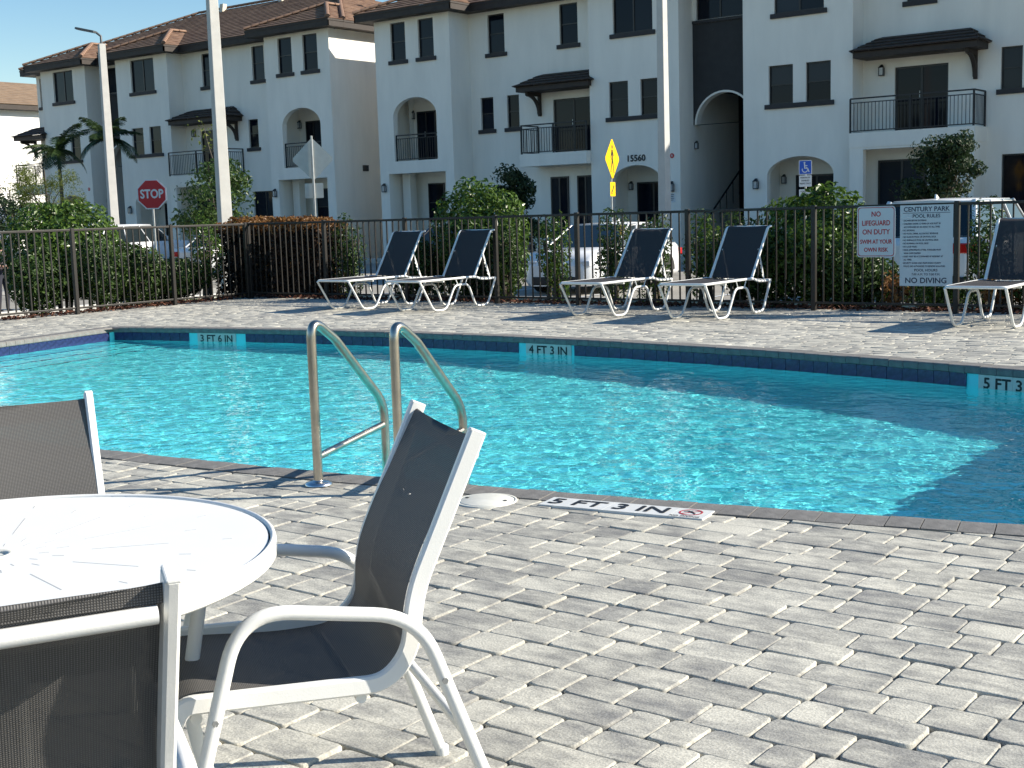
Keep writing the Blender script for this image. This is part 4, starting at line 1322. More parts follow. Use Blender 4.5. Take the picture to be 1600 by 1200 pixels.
for k in range(3):
    m_ = MB(); m_.box(-.25, .25, .58, .66, -.36 - k * .27, -.335 - k * .27); m_.build('tread', M['lid'], LD, world=False, bevel=.008)

# ------------------------------------------------------------------ signs on the fence
def panel(mb, x0, x1, y, z0, z1, r, th=.003, n=5):
    pts = []
    for cx_, cz_, a0 in ((x1 - r, z1 - r, 0), (x0 + r, z1 - r, 90), (x0 + r, z0 + r, 180), (x1 - r, z0 + r, 270)):
        for i in range(n + 1):
            a = R(a0 + 90 * i / n); pts.append((cx_ + r * math.cos(a), y, cz_ + r * math.sin(a)))
    mb.prism(pts, (0, th, 0))
S1 = thing('pool_sign', 'white sign with red print reading NO LIFEGUARD ON DUTY, on the fence', 'sign', (-6.04, 15.62, .67))
yS = 15.622
m_ = MB(); panel(m_, -6.285, -5.795, yS, .685, 1.315, .04); m_.build('plate', M['sign_grey'], S1)
fr = MB(); pts = []
for k in (0.012, .02):
    ring_ = []
    x0, x1, z0, z1, r = -6.285 + k, -5.795 - k, .685 + k, 1.315 - k, .035
    for cx_, cz_, a0 in ((x1 - r, z1 - r, 0), (x0 + r, z1 - r, 90), (x0 + r, z0 + r, 180), (x1 - r, z0 + r, 270)):
        for i in range(6):
            a = R(a0 + 18 * i); ring_.append((cx_ + r * math.cos(a), yS - .0012, cz_ + r * math.sin(a)))
    pts.append(ring_)
n = len(pts[0])
fr.add(pts[0] + pts[1], [(i, (i + 1) % n, n + (i + 1) % n, n + i) for i in range(n)]); fr.build('border', M['red_ink'], S1)
for txt, z, sz in (('NO', 1.215, .088), ('LIFEGUARD', 1.105, .088), ('ON DUTY', .995, .088), ('SWIM AT YOUR', .875, .072), ('OWN RISK', .775, .072)):
    put_text(S1, txt, sz, M['red_ink'], face_mat((-6.04, yS - .0012, z), (1, 0, 0)), .0022, xscale=.88 if len(txt) < 9 else .80)
S2 = thing('pool_sign', 'tall pale pool rules sign with navy print, headed CENTURY PARK', 'sign', (-5.41, 15.62, .33))
m_ = MB(); panel(m_, -5.735, -5.085, yS, .33, 1.315, .004); m_.build('plate', M['sign_grey'], S2)
def line(txt, z, sz, x=None, bold=.0006, al='CENTER', xs=1.0):
    put_text(S2, txt, sz, M['navy_ink'], face_mat((-5.41 if x is None else x, yS - .0012, z), (1, 0, 0)), bold, al, xs)
line('CENTURY PARK', 1.262, .078, bold=.0018, xs=1.0)
u_ = MB(); u_.quad((-5.70, yS - .0012, 1.216), (-5.12, yS - .0012, 1.216), (-5.12, yS - .0012, 1.222), (-5.70, yS - .0012, 1.222)); u_.build('underline', M['navy_ink'], S2)
line('POOL RULES', 1.180, .060, bold=.0013)
rules = ['\u2022 SHOWER BEFORE ENTERING', '\u2022 CHILDREN UNDER 12 YEARS OF AGE MUST BE', '   ACCOMPANIED BY AN ADULT AT ALL TIMES', '\u2022 NO SMOKING', '\u2022 NO FOOD, DRINK, ALCOHOLIC BEVERAGE', '\u2022 NO GLASS IN POOL OR ON POOL DECK',
         '\u2022 NO ANIMALS IN POOL OR ON POOL DECK', '\u2022 NO RUNNING ON POOL DECK', '\u2022 NO LOUD MUSIC', '\u2022 WEAR APPROPRIATE ATTIRE, TODDLERS MUST', '   WEAR SWIM DIAPERS', '\u2022 GUEST MUST BE ACCOMPANIED BY RESIDENT AT', '   ALL TIMES', '\u2022 SECURITY GUARD AND MIAMI-DADE COUNTY', '   POLICE ARE AUTHORIZED TO REMOVE VIOLATORS']
for i, txt in enumerate(rules): line(txt, 1.128 - i * .0398, .0275, -5.705, .0008, 'LEFT', .80)
line('POOL HOURS', .522, .042, bold=.001, xs=1.1)
line('7:00 A.M. TO 7:00 P.M.', .472, .036, bold=.0008, xs=1.02)
line('NO DIVING', .395, .094, bold=.0022, xs=1.05)

# ------------------------------------------------------------------ street signs and lamp posts
def sign_post(t, top, h0=GZ, r=.024):
    m_ = MB(); m_.tube([(0, 0, -.1), (0, 0, top)], r, 10); return m_.build('post', M['galv'], t, world=False)

# stop sign
ST = thing('stop_sign', 'red octagonal STOP sign on a thin post beyond the shallow end', 'sign', (-22.39, 17.34, GZ))
yw = -.62                      # facing the drive
sign_post(ST, 2.62)
ST.rotation_euler = (0, 0, .62); WM[ST.name] = Matrix.Translation((-22.39, 17.34, GZ)) @ Matrix.Rotation(.62, 4, 'Z')
def octo(r, y, th):
    m_ = MB(); m_.prism([(r * math.cos(PI / 8 + k * PI / 4), y, 2.34 + r * math.sin(PI / 8 + k * PI / 4)) for k in range(8)], (0, th, 0)); return m_
octo(.335, -.034, .004).build('border', M['sign_white'], ST, world=False)
octo(.308, -.036, .003).build('face', M['sign_red'], ST, world=False)
put_text(ST, 'STOP', .255, M['sign_white'], wm(ST) @ face_mat((0, -.0375, 2.34), (1, 0, 0)), .008, xscale=.80)

# yellow pedestrian crossing sign with arrow plate
PS = thing('crossing_sign', 'yellow diamond pedestrian crossing sign with arrow plate, in front of the house number', 'sign', (-15.55, 24.5, GZ))
pa_ = 1.78
PS.rotation_euler = (0, 0, pa_); WM[PS.name] = Matrix.Translation((-15.55, 24.5, GZ)) @ Matrix.Rotation(pa_, 4, 'Z')
sign_post(PS, 3.2)
def diamond(r, y, z, th=.004):
    m_ = MB(); c = .035
    m_.prism([(r - c, y, z - c), (r - c, y, z + c), (c, y, z + r - c), (-c, y, z + r - c), (-r + c, y, z + c), (-r + c, y, z - c), (-c, y, z - r + c), (c, y, z - r + c)], (0, th, 0)); return m_
diamond(.46, -.034, 2.84).build('plate', M['sign_yellow'], PS, world=False)
fg = MB(); yq = -.0352
def limb(a, b_, w0, w1, y=yq):
    A, B = Vector((a[0], y, a[1])), Vector((b_[0], y, b_[1])); d = (B - A).normalized(); n_ = Vector((-d.z, 0, d.x))
    fg.quad(A + n_ * w0, A - n_ * w0, B - n_ * w1, B + n_ * w1)
fg.poly([(.0 + .04 * math.cos(k * PI / 6), yq, 3.10 + .045 * math.sin(k * PI / 6)) for k in range(12)])
limb((-.01, 3.04), (0.0, 2.82), .045, .035); limb((0, 2.84), (.055, 2.68), .03, .022); limb((.055, 2.68), (.075, 2.54), .022, .018)
limb((0, 2.84), (-.05, 2.69), .03, .022); limb((-.05, 2.69), (-.11, 2.56), .022, .018); limb((-.02, 3.02), (-.095, 2.88), .02, .015); limb((.01, 3.02), (.085, 2.90), .02, .015)
limb((-.095, 2.88), (-.06, 2.82), .014, .012); limb((.075, 2.54), (.12, 2.545), .014, .01); limb((-.11, 2.56), (-.065, 2.55), .014, .01)
fg.build('walking_figure', M['ink'], PS, world=False)
m_ = MB(); panel(m_, -.16, .16, -.034, 2.02, 2.33, .02); m_.build('arrow_plate', M['sign_yellow'], PS, world=False)
fg = MB(); limb((.08, 2.26), (-.04, 2.12), .022, .022); fg.poly([(-.10, yq, 2.06), (-.02, yq, 2.075), (-.085, yq, 2.155)]); fg.build('arrow', M['ink'], PS, world=False)

# the back of another warning sign
BS = thing('crossing_sign', 'bare aluminium back of a diamond sign with small plate, above the russet hedge', 'sign', (-20.3, 20.0, GZ))
ba = -2.45
BS.rotation_euler = (0, 0, ba); WM[BS.name] = Matrix.Translation((-20.3, 20.0, GZ)) @ Matrix.Rotation(ba, 4, 'Z')
sign_post(BS, 3.5)
diamond(.46, -.034, 3.0).build('plate', M['alu'], BS, world=False)
m_ = MB(); panel(m_, -.20, .20, -.034, 2.17, 2.49, .02); m_.build('lower_plate', M['alu'], BS, world=False)

# accessible parking sign
AS = thing('parking_sign', 'blue accessible parking sign with two white plates, in front of the arched porch', 'sign', (-13.15, 29.45, GZ))
AS.rotation_euler = (0, 0, .25); WM[AS.name] = Matrix.Translation((-13.15, 29.45, GZ)) @ Matrix.Rotation(.25, 4, 'Z')
sign_post(AS, 2.74)
m_ = MB(); panel(m_, -.155, .155, -.032, 2.42, 2.76, .02); m_.build('plate', M['sign_white'], AS, world=False)
m_ = MB(); panel(m_, -.14, .14, -.0335, 2.435, 2.745, .015, .002); m_.build('blue_field', M['sign_blue'], AS, world=False)
fg = MB(); yq = -.0345
for i in range(10):
    a0, a1 = R(-200 + i * 26), R(-200 + (i + 1) * 26)
    q = lambda r, a: (-.01 + r * math.cos(a), yq, 2.54 + r * math.sin(a))
    fg.quad(q(.075, a0), q(.075, a1), q(.055, a1), q(.055, a0))
fg.poly([(-.02 + .022 * math.cos(k * PI / 4), yq, 2.70 + .022 * math.sin(k * PI / 4)) for k in range(8)])
def seg(a, b_, w):
    A, B = Vector((a[0], yq, a[1])), Vector((b_[0], yq, b_[1])); d = (B - A).normalized(); n_ = Vector((-d.z, 0, d.x)) * w
    fg.quad(A + n_, A - n_, B - n_, B + n_)
seg((-.02, 2.68), (-.01, 2.56), .014); seg((-.01, 2.57), (.06, 2.57), .012); seg((.055, 2.57), (.09, 2.48), .012); seg((-.015, 2.63), (.05, 2.63), .010)
fg.build('wheelchair_symbol', M['sign_white'], AS, world=False)
for z0, z1, rows in ((2.13, 2.40, ('PARKING BY', 'DISABLED', 'PERMIT ONLY')), (1.90, 2.07, ('TOW AWAY', 'ZONE'))):
    m_ = MB(); panel(m_, -.15, .15, -.032, z0, z1, .015); o = m_.build('lower_plate', M['sign_white'], AS, world=False)
    for i, txt in enumerate(rows):
        put_text(o, txt, .05, M['ink'], wm(AS) @ face_mat((0, -.0335, z1 - .055 - i * .07), (1, 0, 0)), .001, xscale=.85)

# concrete lamp posts
def lamp_post(label, x, y, h, w0, w1, rz, head=None):
    t = thing('lamp_post', label, 'lamp post', (x, y, GZ), rz, 'square concrete lamp posts')
    m_ = MB()
    q = lambda w, z: [(-w, -w, z), (w, -w, z), (w, w, z), (-w, w, z)]
    m_.add(q(w0, -.2) + q(w1, h), [(0, 1, 5, 4), (1, 2, 6, 5), (2, 3, 7, 6), (3, 0, 4, 7), (4, 5, 6, 7)])
    m_.build('shaft', M['concrete'], t, world=False, bevel=.012)
    if head is None: head = 0.0
    hd = MB()
    d = Vector((math.cos(head - rz), math.sin(head - rz), 0)); s_ = Vector((-d.y, d.x, 0))
    hd.tube([(0, 0, h), (0, 0, h + .28), tuple(d * .14 + Vector((0, 0, h + .40)))], .045, 10)
    lu = Vector((d.x * .97, d.y * .97, .22)).normalized()
    hd.build('arm', M['lumin'], t, world=False)
    hd = MB(); c = d * .52 + Vector((0, 0, h + .47)); nn = lu.cross(s_)
    pts = [(-.36, -.10), (-.30, -.17), (.30, -.19), (.40, -.12), (.40, .12), (.30, .19), (-.30, .17), (-.36, .10)]
    hd.prism([c + lu * a + s_ * b_ for a, b_ in pts], nn * .07)
    hd.build('luminaire', M['lumin'], t, world=False)
lamp_post('tall pale concrete lamp post beside the russet hedge, the thickest of the three', -21.50, 18.5, 8.6, .135, .088, -.35, 2.2)
lamp_post('concrete lamp post with grey lamp head, in front of the two palms', -41.1, 30.0, 8.35, .17, .115, -.35, PI + .64)
lamp_post('concrete lamp post beside the house number, rising out of the frame', -18.60, 32.1, 9.0, .14, .10, -.12, -1.2)
# ------------------------------------------------------------------ plants
def rand_unit(rg_, n):
    v = rg_.normal(size=(n, 3)); return v / np.linalg.norm(v, axis=1, keepdims=True)

def leaves_mesh(name, pos, nrm, size, rg_, aspect=.5, m=None, fold=.25):
    """one folded leaf (two triangles' worth of quad) per position"""
    n = len(pos)
    t = rand_unit(rg_, n); t -= nrm * (t * nrm).sum(1, keepdims=True); t /= np.linalg.norm(t, axis=1, keepdims=True) + 1e-9
    b_ = np.cross(nrm, t)
    s_ = (size * rg_.uniform(.65, 1.3, n))[:, None]
    v = np.empty((n, 4, 3))
    v[:, 0] = pos - t * s_ * .5; v[:, 2] = pos + t * s_ * .5 - nrm * s_ * fold * .4
    v[:, 1] = pos + b_ * s_ * aspect * .5 + nrm * s_ * fold * .3; v[:, 3] = pos - b_ * s_ * aspect * .5 + nrm * s_ * fold * .3
    f = np.arange(n * 4).reshape(n, 4)
    tri = np.concatenate([f[:, [0, 1, 2]], f[:, [0, 2, 3]]])
    me = np_mesh(name, v.reshape(-1, 3), tri)
    if m is not None: me.materials.append(m)
    return me

def lumpy(rg_, n, rad, shell=.62, lumps=9, amp=.22, flat=None):
    """points through an uneven ball, thicker towards its skin"""
    d = rand_unit(rg_, n)
    c = rand_unit(rg_, lumps)
    k = np.max(d @ c.T, axis=1)
    r_ = 1 - amp + amp * 1.6 * np.clip((k - .55) / .45, 0, 1)
    q = shell + (1 - shell) * rg_.random(n) ** .6
    inner = rg_.random(n) < .22
    q[inner] = rg_.random(inner.sum()) ** .5 * shell
    p = d * (r_ * q)[:, None] * np.array(rad)
    nr_ = d + rand_unit(rg_, n) * .75; nr_ /= np.linalg.norm(nr_, axis=1, keepdims=True)
    return p, nr_

def stems(t, pts, r=.018, mat_='bark'):
    m_ = MB()
    for p in pts: m_.tube(p, r, 6)
    return m_.build('stem', M[mat_], t, world=False)

SHRUBS = 0
def shrub(name, label, cat, x, y, z, rad, n, leaf, m, seed, group=None, amp=.22, aspect=.5, lift=None, lumps=9):
    """bushy shrub: leaf crown on a few stems"""
    rg_ = np.random.default_rng(seed)
    t = thing(name, label, cat, (x, y, z), 0, group)
    p, nr_ = lumpy(rg_, n, rad, amp=amp, lumps=lumps)
    zc = (lift if lift is not None else rad[2] * .98)
    p[:, 2] += zc
    keep = p[:, 2] > .03
    me = leaves_mesh('foliage', p[keep], nr_[keep], leaf, rg_, aspect, M[m])
    link('foliage', me, None, t)
    st = []
    for k in range(6):
        a = rg_.random() * 6.28; q = rg_.uniform(.3, .75)
        st.append([(.1 * math.cos(a), .1 * math.sin(a), -.1, 1.2), (rad[0] * .35 * q * math.cos(a), rad[1] * .35 * q * math.sin(a), zc * .6, 1.0), (rad[0] * q * math.cos(a + .3), rad[1] * q * math.sin(a + .3), zc + rad[2] * .45, .4)])
    stems(t, st, .022)
    return t

def hedge(name, label, x0, x1, y0, y1, z0, z1, n, leaf, m, seed, m2=None, group=None):
    """clipped hedge: leaves over a soft-edged block"""
    rg_ = np.random.default_rng(seed)
    t = thing(name, label, 'hedge', ((x0 + x1) / 2, (y0 + y1) / 2, z0), 0, group)
    hx, hy, h = (x1 - x0) / 2, (y1 - y0) / 2, z1 - z0
    u = rg_.uniform(-1, 1, (n, 3))
    ax = rg_.choice(3, n, p=[.25, .4, .35]); sg = np.sign(rg_.uniform(-1, 1, n)); sg[ax == 2] = 1
    dpt = rg_.random(n) ** 2 * .5
    for k in range(3):
        s_ = ax == k; u[s_, k] = sg[s_] * (1 - dpt[s_])
    nr_ = rand_unit(rg_, n) * .8
    nr_[np.arange(n), ax] += sg
    nr_ /= np.linalg.norm(nr_, axis=1, keepdims=True)
    wob = .05 * np.sin(u[:, 0] * hx * 5 + seed) + .04 * np.sin(u[:, 0] * hx * 11.3 + 2 * seed)
    p = np.stack([u[:, 0] * hx, u[:, 1] * (hy + wob), (u[:, 2] + 1) / 2 * (h + wob)], 1)
    ni = n // 3                       # shaded leaves inside
    ui = rg_.uniform(-.86, .86, (ni, 3))
    p = np.concatenate([p, np.stack([ui[:, 0] * hx, ui[:, 1] * hy, (ui[:, 2] + 1) / 2 * h * .96], 1)])
    fr_ = rand_unit(rg_, ni) * .6 + np.array([0, -1, 0]); fr_ /= np.linalg.norm(fr_, axis=1, keepdims=True)
    nr_ = np.concatenate([nr_, fr_]); leaf = np.concatenate([np.full(n, leaf), np.full(ni, leaf * 1.9)]); n += ni
    if m2 is None:
        link('foliage', leaves_mesh('foliage', p, nr_, leaf, rg_, .55, M[m]), None, t)
    else:
        topm = (p[:, 2] > h * .93 - rg_.random(n) * .16) | (rg_.random(n) < .05)
        link('foliage', leaves_mesh('foliage', p[~topm], nr_[~topm], leaf[~topm], rg_, .55, M[m]), None, t)
        link('russet_growth', leaves_mesh('russet_growth', p[topm], nr_[topm], np.minimum(leaf[topm], .09), rg_, .5, M[m2]), None, t)
    k = max(2, int((x1 - x0) / .45))
    stems(t, [[(-hx + 2 * hx * (i + .5) / k, 0, -.1), (-hx + 2 * hx * (i + .5) / k + .05, .03, h * .7)] for i in range(k)], .016)
    return t

# big rounded shrubs
shrub('rounded_shrub', 'big rounded glossy green shrub behind the sunlit fence at the shallow end', 'shrub', -19.85, 13.35, -.12, (1.08, .98, 1.02), 9000, .10, 'leaf_bright', 1, 'large rounded shrubs', .2)
shrub('rounded_shrub', 'big rounded glossy green shrub rising behind the second lounger', 'shrub', -13.45, 17.05, -.12, (.84, .80, 1.02), 8000, .10, 'leaf_bright', 2, 'large rounded shrubs', .2)
shrub('rounded_shrub', 'big rounded glossy green shrub next to the no lifeguard sign', 'shrub', -7.35, 16.85, -.1, (.88, .72, .84), 8000, .095, 'leaf_bright', 3, 'large rounded shrubs', .3)
# leafy bushes along the fences
bush = [(-19.15, 12.35, 1.02, 'leaf_mid', 'leafy bush under the big shrub, nearest the frame edge behind the sunlit fence', 21),
        (-18.75, 13.2, 1.08, 'leaf_mid', 'leafy bush pressed against the sunlit fence below the big shrub', 22),
        (-18.9, 14.15, 1.05, 'leaf_mid', 'leafy bush with pale blossoms behind the sunlit fence', 23),
        (-18.85, 14.95, .74, 'leaf_mid', 'lower open bush behind the sunlit fence, in front of the pale pavement', 24)]
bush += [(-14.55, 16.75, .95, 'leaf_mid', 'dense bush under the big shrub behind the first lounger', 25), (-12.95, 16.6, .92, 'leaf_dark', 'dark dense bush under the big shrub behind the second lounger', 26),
         (-8.0, 16.5, .95, 'leaf_mid', 'dense bush under the shrub behind the fourth lounger', 27), (-6.75, 16.55, .9, 'leaf_mid', 'dense bush under the shrub beside the no lifeguard sign', 28)]
for x, y, hh, m_, lab, sd in bush:
    shrub('leafy_bush', lab, 'bush', x, y, -.1, (.50, .52, hh * .56), 5200, .072, m_, sd, 'bushes along the pool fence', .3, lift=hh * .62)
slim = [(-18.55, 15.45, 1.38, 'slim upright bush by the stop sign post'), (-16.05, 16.6, 1.30, 'slim upright bush at the end of the russet hedge'), (-12.45, 16.45, 1.22, 'upright bush behind the backrest of the second lounger'), (-11.55, 16.5, 1.22, 'upright bush between the second and third loungers'),
        (-10.45, 16.5, 1.26, 'upright bush in front of the white sedan bonnet'), (-9.75, 16.45, 1.24, 'upright bush in front of the white sedan door'), (-8.9, 16.5, 1.22, 'upright bush behind the third lounger backrest'), (-8.35, 16.45, 1.2, 'upright bush behind the fourth lounger backrest'),
        (-5.0, 16.6, 1.20, 'tall thin bush at the fence post beside the pool rules sign'), (-3.6, 16.5, 1.2, 'upright bush behind the lounger cut by the frame')]
for i, (x, y, hh, lab) in enumerate(slim):
    shrub('upright_bush', lab, 'bush', x, y, -.08, (.30, .28, hh * .55), 1700, .065, 'leaf_mid' if i % 3 else 'leaf_bright', 40 + i, 'bushes along the pool fence', .35, lift=hh * .58)
low = [(-6.3, 16.6, .62, 'leaf_mid', 'low green bush under the no lifeguard sign'), (-5.55, 16.55, .50, 'leaf_bright', 'low green bush under the pool rules sign'), (-4.35, 16.5, .55, 'leaf_mid', 'low green bush behind the lounger beside the pool rules sign')]
for i, (x, y, hh, m_, lab) in enumerate(low):
    shrub('low_bush', lab, 'bush', x, y, -.06, (.42, .34, hh * .55), 1900, .062, m_, 60 + i, 'bushes along the pool fence', .3, lift=hh * .55)
shrub('russet_plant', 'small russet leafed plant below the no lifeguard sign', 'plant', -6.02, 16.25, -.05, (.20, .2, .26), 170, .09, 'leaf_orange', 71, 'russet plants at the fence', .3)
shrub('russet_plant', 'small russet leafed plant beside the pool rules sign post', 'plant', -4.72, 16.3, -.05, (.24, .2, .27), 190, .09, 'leaf_orange', 72, 'russet plants at the fence', .3)
hedge('clipped_hedge', 'tall russet topped dark hedge at the fence corner, below the lamp post', -19.1, -16.35, 16.1, 16.95, -.1, 1.36, 15000, .08, 'leaf_wine', 5, 'leaf_orange')
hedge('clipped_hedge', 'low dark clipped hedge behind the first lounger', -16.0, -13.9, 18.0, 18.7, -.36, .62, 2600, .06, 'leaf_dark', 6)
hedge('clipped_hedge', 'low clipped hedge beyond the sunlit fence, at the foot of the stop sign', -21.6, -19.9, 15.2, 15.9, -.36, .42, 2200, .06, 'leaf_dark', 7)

# trees
def tree(name, label, x, y, h, crown, n, leaf, m, seed, trunk=.07, clumps=14, droop=0.0, group=None, cz=.66, aspect=.5):
    rg_ = np.random.default_rng(seed)
    t = thing(name, label, 'tree', (x, y, GZ), 0, group)
    P, N_ = [], []
    br = MB()
    br.tube([(0, 0, -.2, 1.3), (.04 * h * .3, .02, h * .3, 1.0), (0, .05, h * .62, .7), (.05, 0, h * .9, .3)], trunk, 8)
    for k in range(clumps):
        a = rg_.random() * 6.28; q = rg_.random() ** .5; e = rg_.uniform(-1, 1)
        c = np.array([crown[0] * q * math.cos(a) * math.sqrt(1 - e * e * .8), crown[1] * q * math.sin(a) * math.sqrt(1 - e * e * .8), h * cz + crown[2] * e])
        cr = crown[0] * rg_.uniform(.26, .46)
        p, nn = lumpy(rg_, n // clumps, (cr, cr, cr * .8), .5, 5, .3)
        P.append(p + c); N_.append(nn)
        z0 = min(c[2] - .1, h * rg_.uniform(.3, .65))
        br.tube([(0, .03, z0, 1.0), (c[0] * .5, c[1] * .5, (z0 + c[2]) / 2 + .08, .7), (c[0], c[1], c[2], .25)], trunk * .38, 5)
    br.build('trunk', M['bark'], t, world=False)
    me = leaves_mesh('crown', np.concatenate(P), np.concatenate(N_), leaf, rg_, aspect, M[m]); link('crown', me, None, t)
    return t
tree('young_tree', 'young leafy tree beside the thick lamp post, one bare shoot above its crown', -28.2, 24.0, 3.6, (1.55, 1.2, 1.0), 4200, .13, 'leaf_mid', 81, .06, 20, cz=.62)
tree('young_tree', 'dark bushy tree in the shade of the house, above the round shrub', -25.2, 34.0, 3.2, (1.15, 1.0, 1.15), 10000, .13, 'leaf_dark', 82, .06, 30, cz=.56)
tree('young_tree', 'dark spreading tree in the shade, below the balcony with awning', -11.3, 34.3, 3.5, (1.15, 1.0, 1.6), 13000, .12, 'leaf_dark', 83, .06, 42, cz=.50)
tree('feathery_tree', 'yellow green feathery tree in front of the palms', -36.3, 24.0, 3.9, (1.2, 1.0, 1.4), 8000, .10, 'leaf_yellow', 84, .05, 22, cz=.60, aspect=.22)
tree('young_tree', 'dark tree at the frame edge beyond the feathery tree', -41.5, 26.0, 3.4, (1.2, 1.0, 1.0), 2400, .14, 'leaf_dark', 85, .06, 14, cz=.62)
# the bare shoot on the lit tree
sh = bpy.data.objects['young_tree']
m_ = MB(); m_.tube([(.1, 0, 2.6, 1), (0, 0, 3.3, .8), (-.35, .1, 3.95, .5), (-.45, .1, 4.35, .3)], .022, 6); m_.build('shoot', M['bark'], sh, world=False)
rg_ = np.random.default_rng(9)
q = np.array([[-.4, .1, 4.1]]) + rg_.normal(size=(60, 3)) * np.array([.28, .2, .22]); link('shoot_leaves', leaves_mesh('shoot_leaves', q, rand_unit(rg_, 60), .11, rg_, .5, M['leaf_yellow']), None, sh)

def palm(label, x, y, h, L, seed):
    rg_ = np.random.default_rng(seed)
    t = thing('palm_tree', label, 'palm tree', (x, y, GZ), 0, 'palms in front of the far block')
    m_ = MB(); m_.tube([(0, 0, -.2, 1.3), (.02, 0, h * .4, 1.0), (0, .02, h * .8, .9), (0, 0, h, .8)], .085, 10); m_.build('trunk', M['bark'], t, world=False)
    m_ = MB(); m_.tube([(0, 0, h - .1, 1.0), (0, 0, h + .45, .75), (0, 0, h + .75, .3)], .085, 10); m_.build('crownshaft', M['leaf_palm'], t, world=False)
    fr_ = []
    for k in range(14):
        a = k * 2.4 + rg_.random() * .5; e = rg_.uniform(.0, 1.3)
        d = Vector((math.cos(a), math.sin(a), 0))
        f = MB(); pts = []
        LL = L * rg_.uniform(.85, 1.1)
        for i in range(11):
            s_ = i / 10; ang = e - s_ * 1.45 * (1 - .3 * e)
            if i == 0: p = Vector((0, 0, h + .5))
            else: p = p + (d * math.cos(ang) + Vector((0, 0, math.sin(ang)))) * (LL / 10)
            pts.append(p.copy())
        f.tube([(*p, 1 - .08 * i) for i, p in enumerate(pts)], .018, 5)
        side = Vector((-d.y, d.x, 0))
        for i in range(1, 44):
            s_ = i / 44; j = min(9, int(s_ * 10)); p = pts[j].lerp(pts[j + 1], s_ * 10 - j); tg = (pts[j + 1] - pts[j]).normalized()
            ll = .62 * math.sin(PI * min(1, .12 + s_ * .9)) ** .6 * L / 2.2
            for sg in (-1, 1):
                o = (side * sg * .78 + tg * .5 + Vector((0, 0, -.28 + rg_.uniform(-.15, .15)))).normalized() * ll
                w_ = tg * .015
                f.add([p - w_, p + w_, p + o * .6 + w_ + Vector((0, 0, .02)), p + o + Vector((0, 0, -.10 * ll)), p + o * .6 - w_ + Vector((0, 0, .02))], [(0, 1, 2, 3, 4)])
        f.build('frond', M['leaf_palm'], t, world=False)
    return t
palm('dark palm in front of the low balcony, at the far end of the white block', -50.2, 34.0, 4.55, 1.75, 91)
palm('dark palm behind the lamp post with the grey lamp head', -46.7, 34.0, 4.85, 1.7, 92)

# ------------------------------------------------------------------ mulch and grass
def chips(name, label, rects, n, seed):
    rg_ = np.random.default_rng(seed)
    pos = []
    tot = sum((r_[1] - r_[0]) * (r_[3] - r_[2]) for r_ in rects)
    for x0, x1, y0, y1 in rects:
        k = int(n * (x1 - x0) * (y1 - y0) / tot)
        pos.append(np.stack([rg_.uniform(x0, x1, k), rg_.uniform(y0, y1, k), rg_.uniform(-.01, .05, k)], 1))
    pos = np.concatenate(pos)
    out = np.maximum(0, np.maximum(pos[:, 1] - 16.0, -17.95 - pos[:, 0]))
    pos[:, 2] -= out * .16
    nr_ = rand_unit(rg_, len(pos)) * .8 + np.array([0, 0, 1]); nr_ /= np.linalg.norm(nr_, axis=1, keepdims=True)
    o = link(name, leaves_mesh(name, pos, nr_, .075, rg_, .45, M['mulch'], .1))
    return tag(o, label, 'mulch', kind='stuff')
chips('mulch_bed', 'red brown bark mulch at the foot of the pool fence', [(-17.9, 0, 15.72, 16.75), (-18.75, -17.66, 5, 15.7)], 15000, 31)
bed = MB()
bed.quad((-17.95, 15.76, .002), (.3, 15.76, .002), (.3, 16.6, -.09), (-17.95, 16.6, -.09)); bed.quad((-18.6, 4, -.09), (-17.72, 4, .002), (-17.72, 15.76, .002), (-18.6, 15.76, -.09))
tag(bed.build('mulch_ground', mat('dark_mulch_soil', (.06, .025, .016), .95, var=.5, vs=30)), kind='structure')
rg_ = np.random.default_rng(77)
n = 26000
gx = rg_.uniform(-23, 1, n); gy = rg_.uniform(16.7, 19.95, n); gz = np.interp(gy, [16, 18], [-.04, GZ])
h_ = rg_.uniform(.03, .075, n); a_ = rg_.random(n) * 6.28; w_ = .008
bx_, by_ = np.cos(a_) * w_, np.sin(a_) * w_
lx, ly_ = rg_.normal(0, .02, n), rg_.normal(0, .02, n)
v = np.stack([np.stack([gx - bx_, gy - by_, gz - .01], 1), np.stack([gx + bx_, gy + by_, gz - .01], 1), np.stack([gx + lx, gy + ly_, gz + h_], 1)], 1).reshape(-1, 3)
o = link('grass', np_mesh('grass', v, np.arange(n * 3).reshape(n, 3)), M['grass']); tag(o, 'short green grass strip between the fence bed and the parking lot', 'grass', kind='stuff')

# ------------------------------------------------------------------ parked vehicles
def loft(mb, rings, closed_ends=True):
    k = len(rings[0]); V = [p for r_ in rings for p in r_]; F = []
    for i in range(len(rings) - 1):
        for j in range(k):
            F.append((i * k + j, i * k + (j + 1) % k, (i + 1) * k + (j + 1) % k, (i + 1) * k + j))
    mb.add(V, F, True)
    mb.add(rings[0], [tuple(range(k - 1, -1, -1))]); mb.add(rings[-1], [tuple(range(k))])

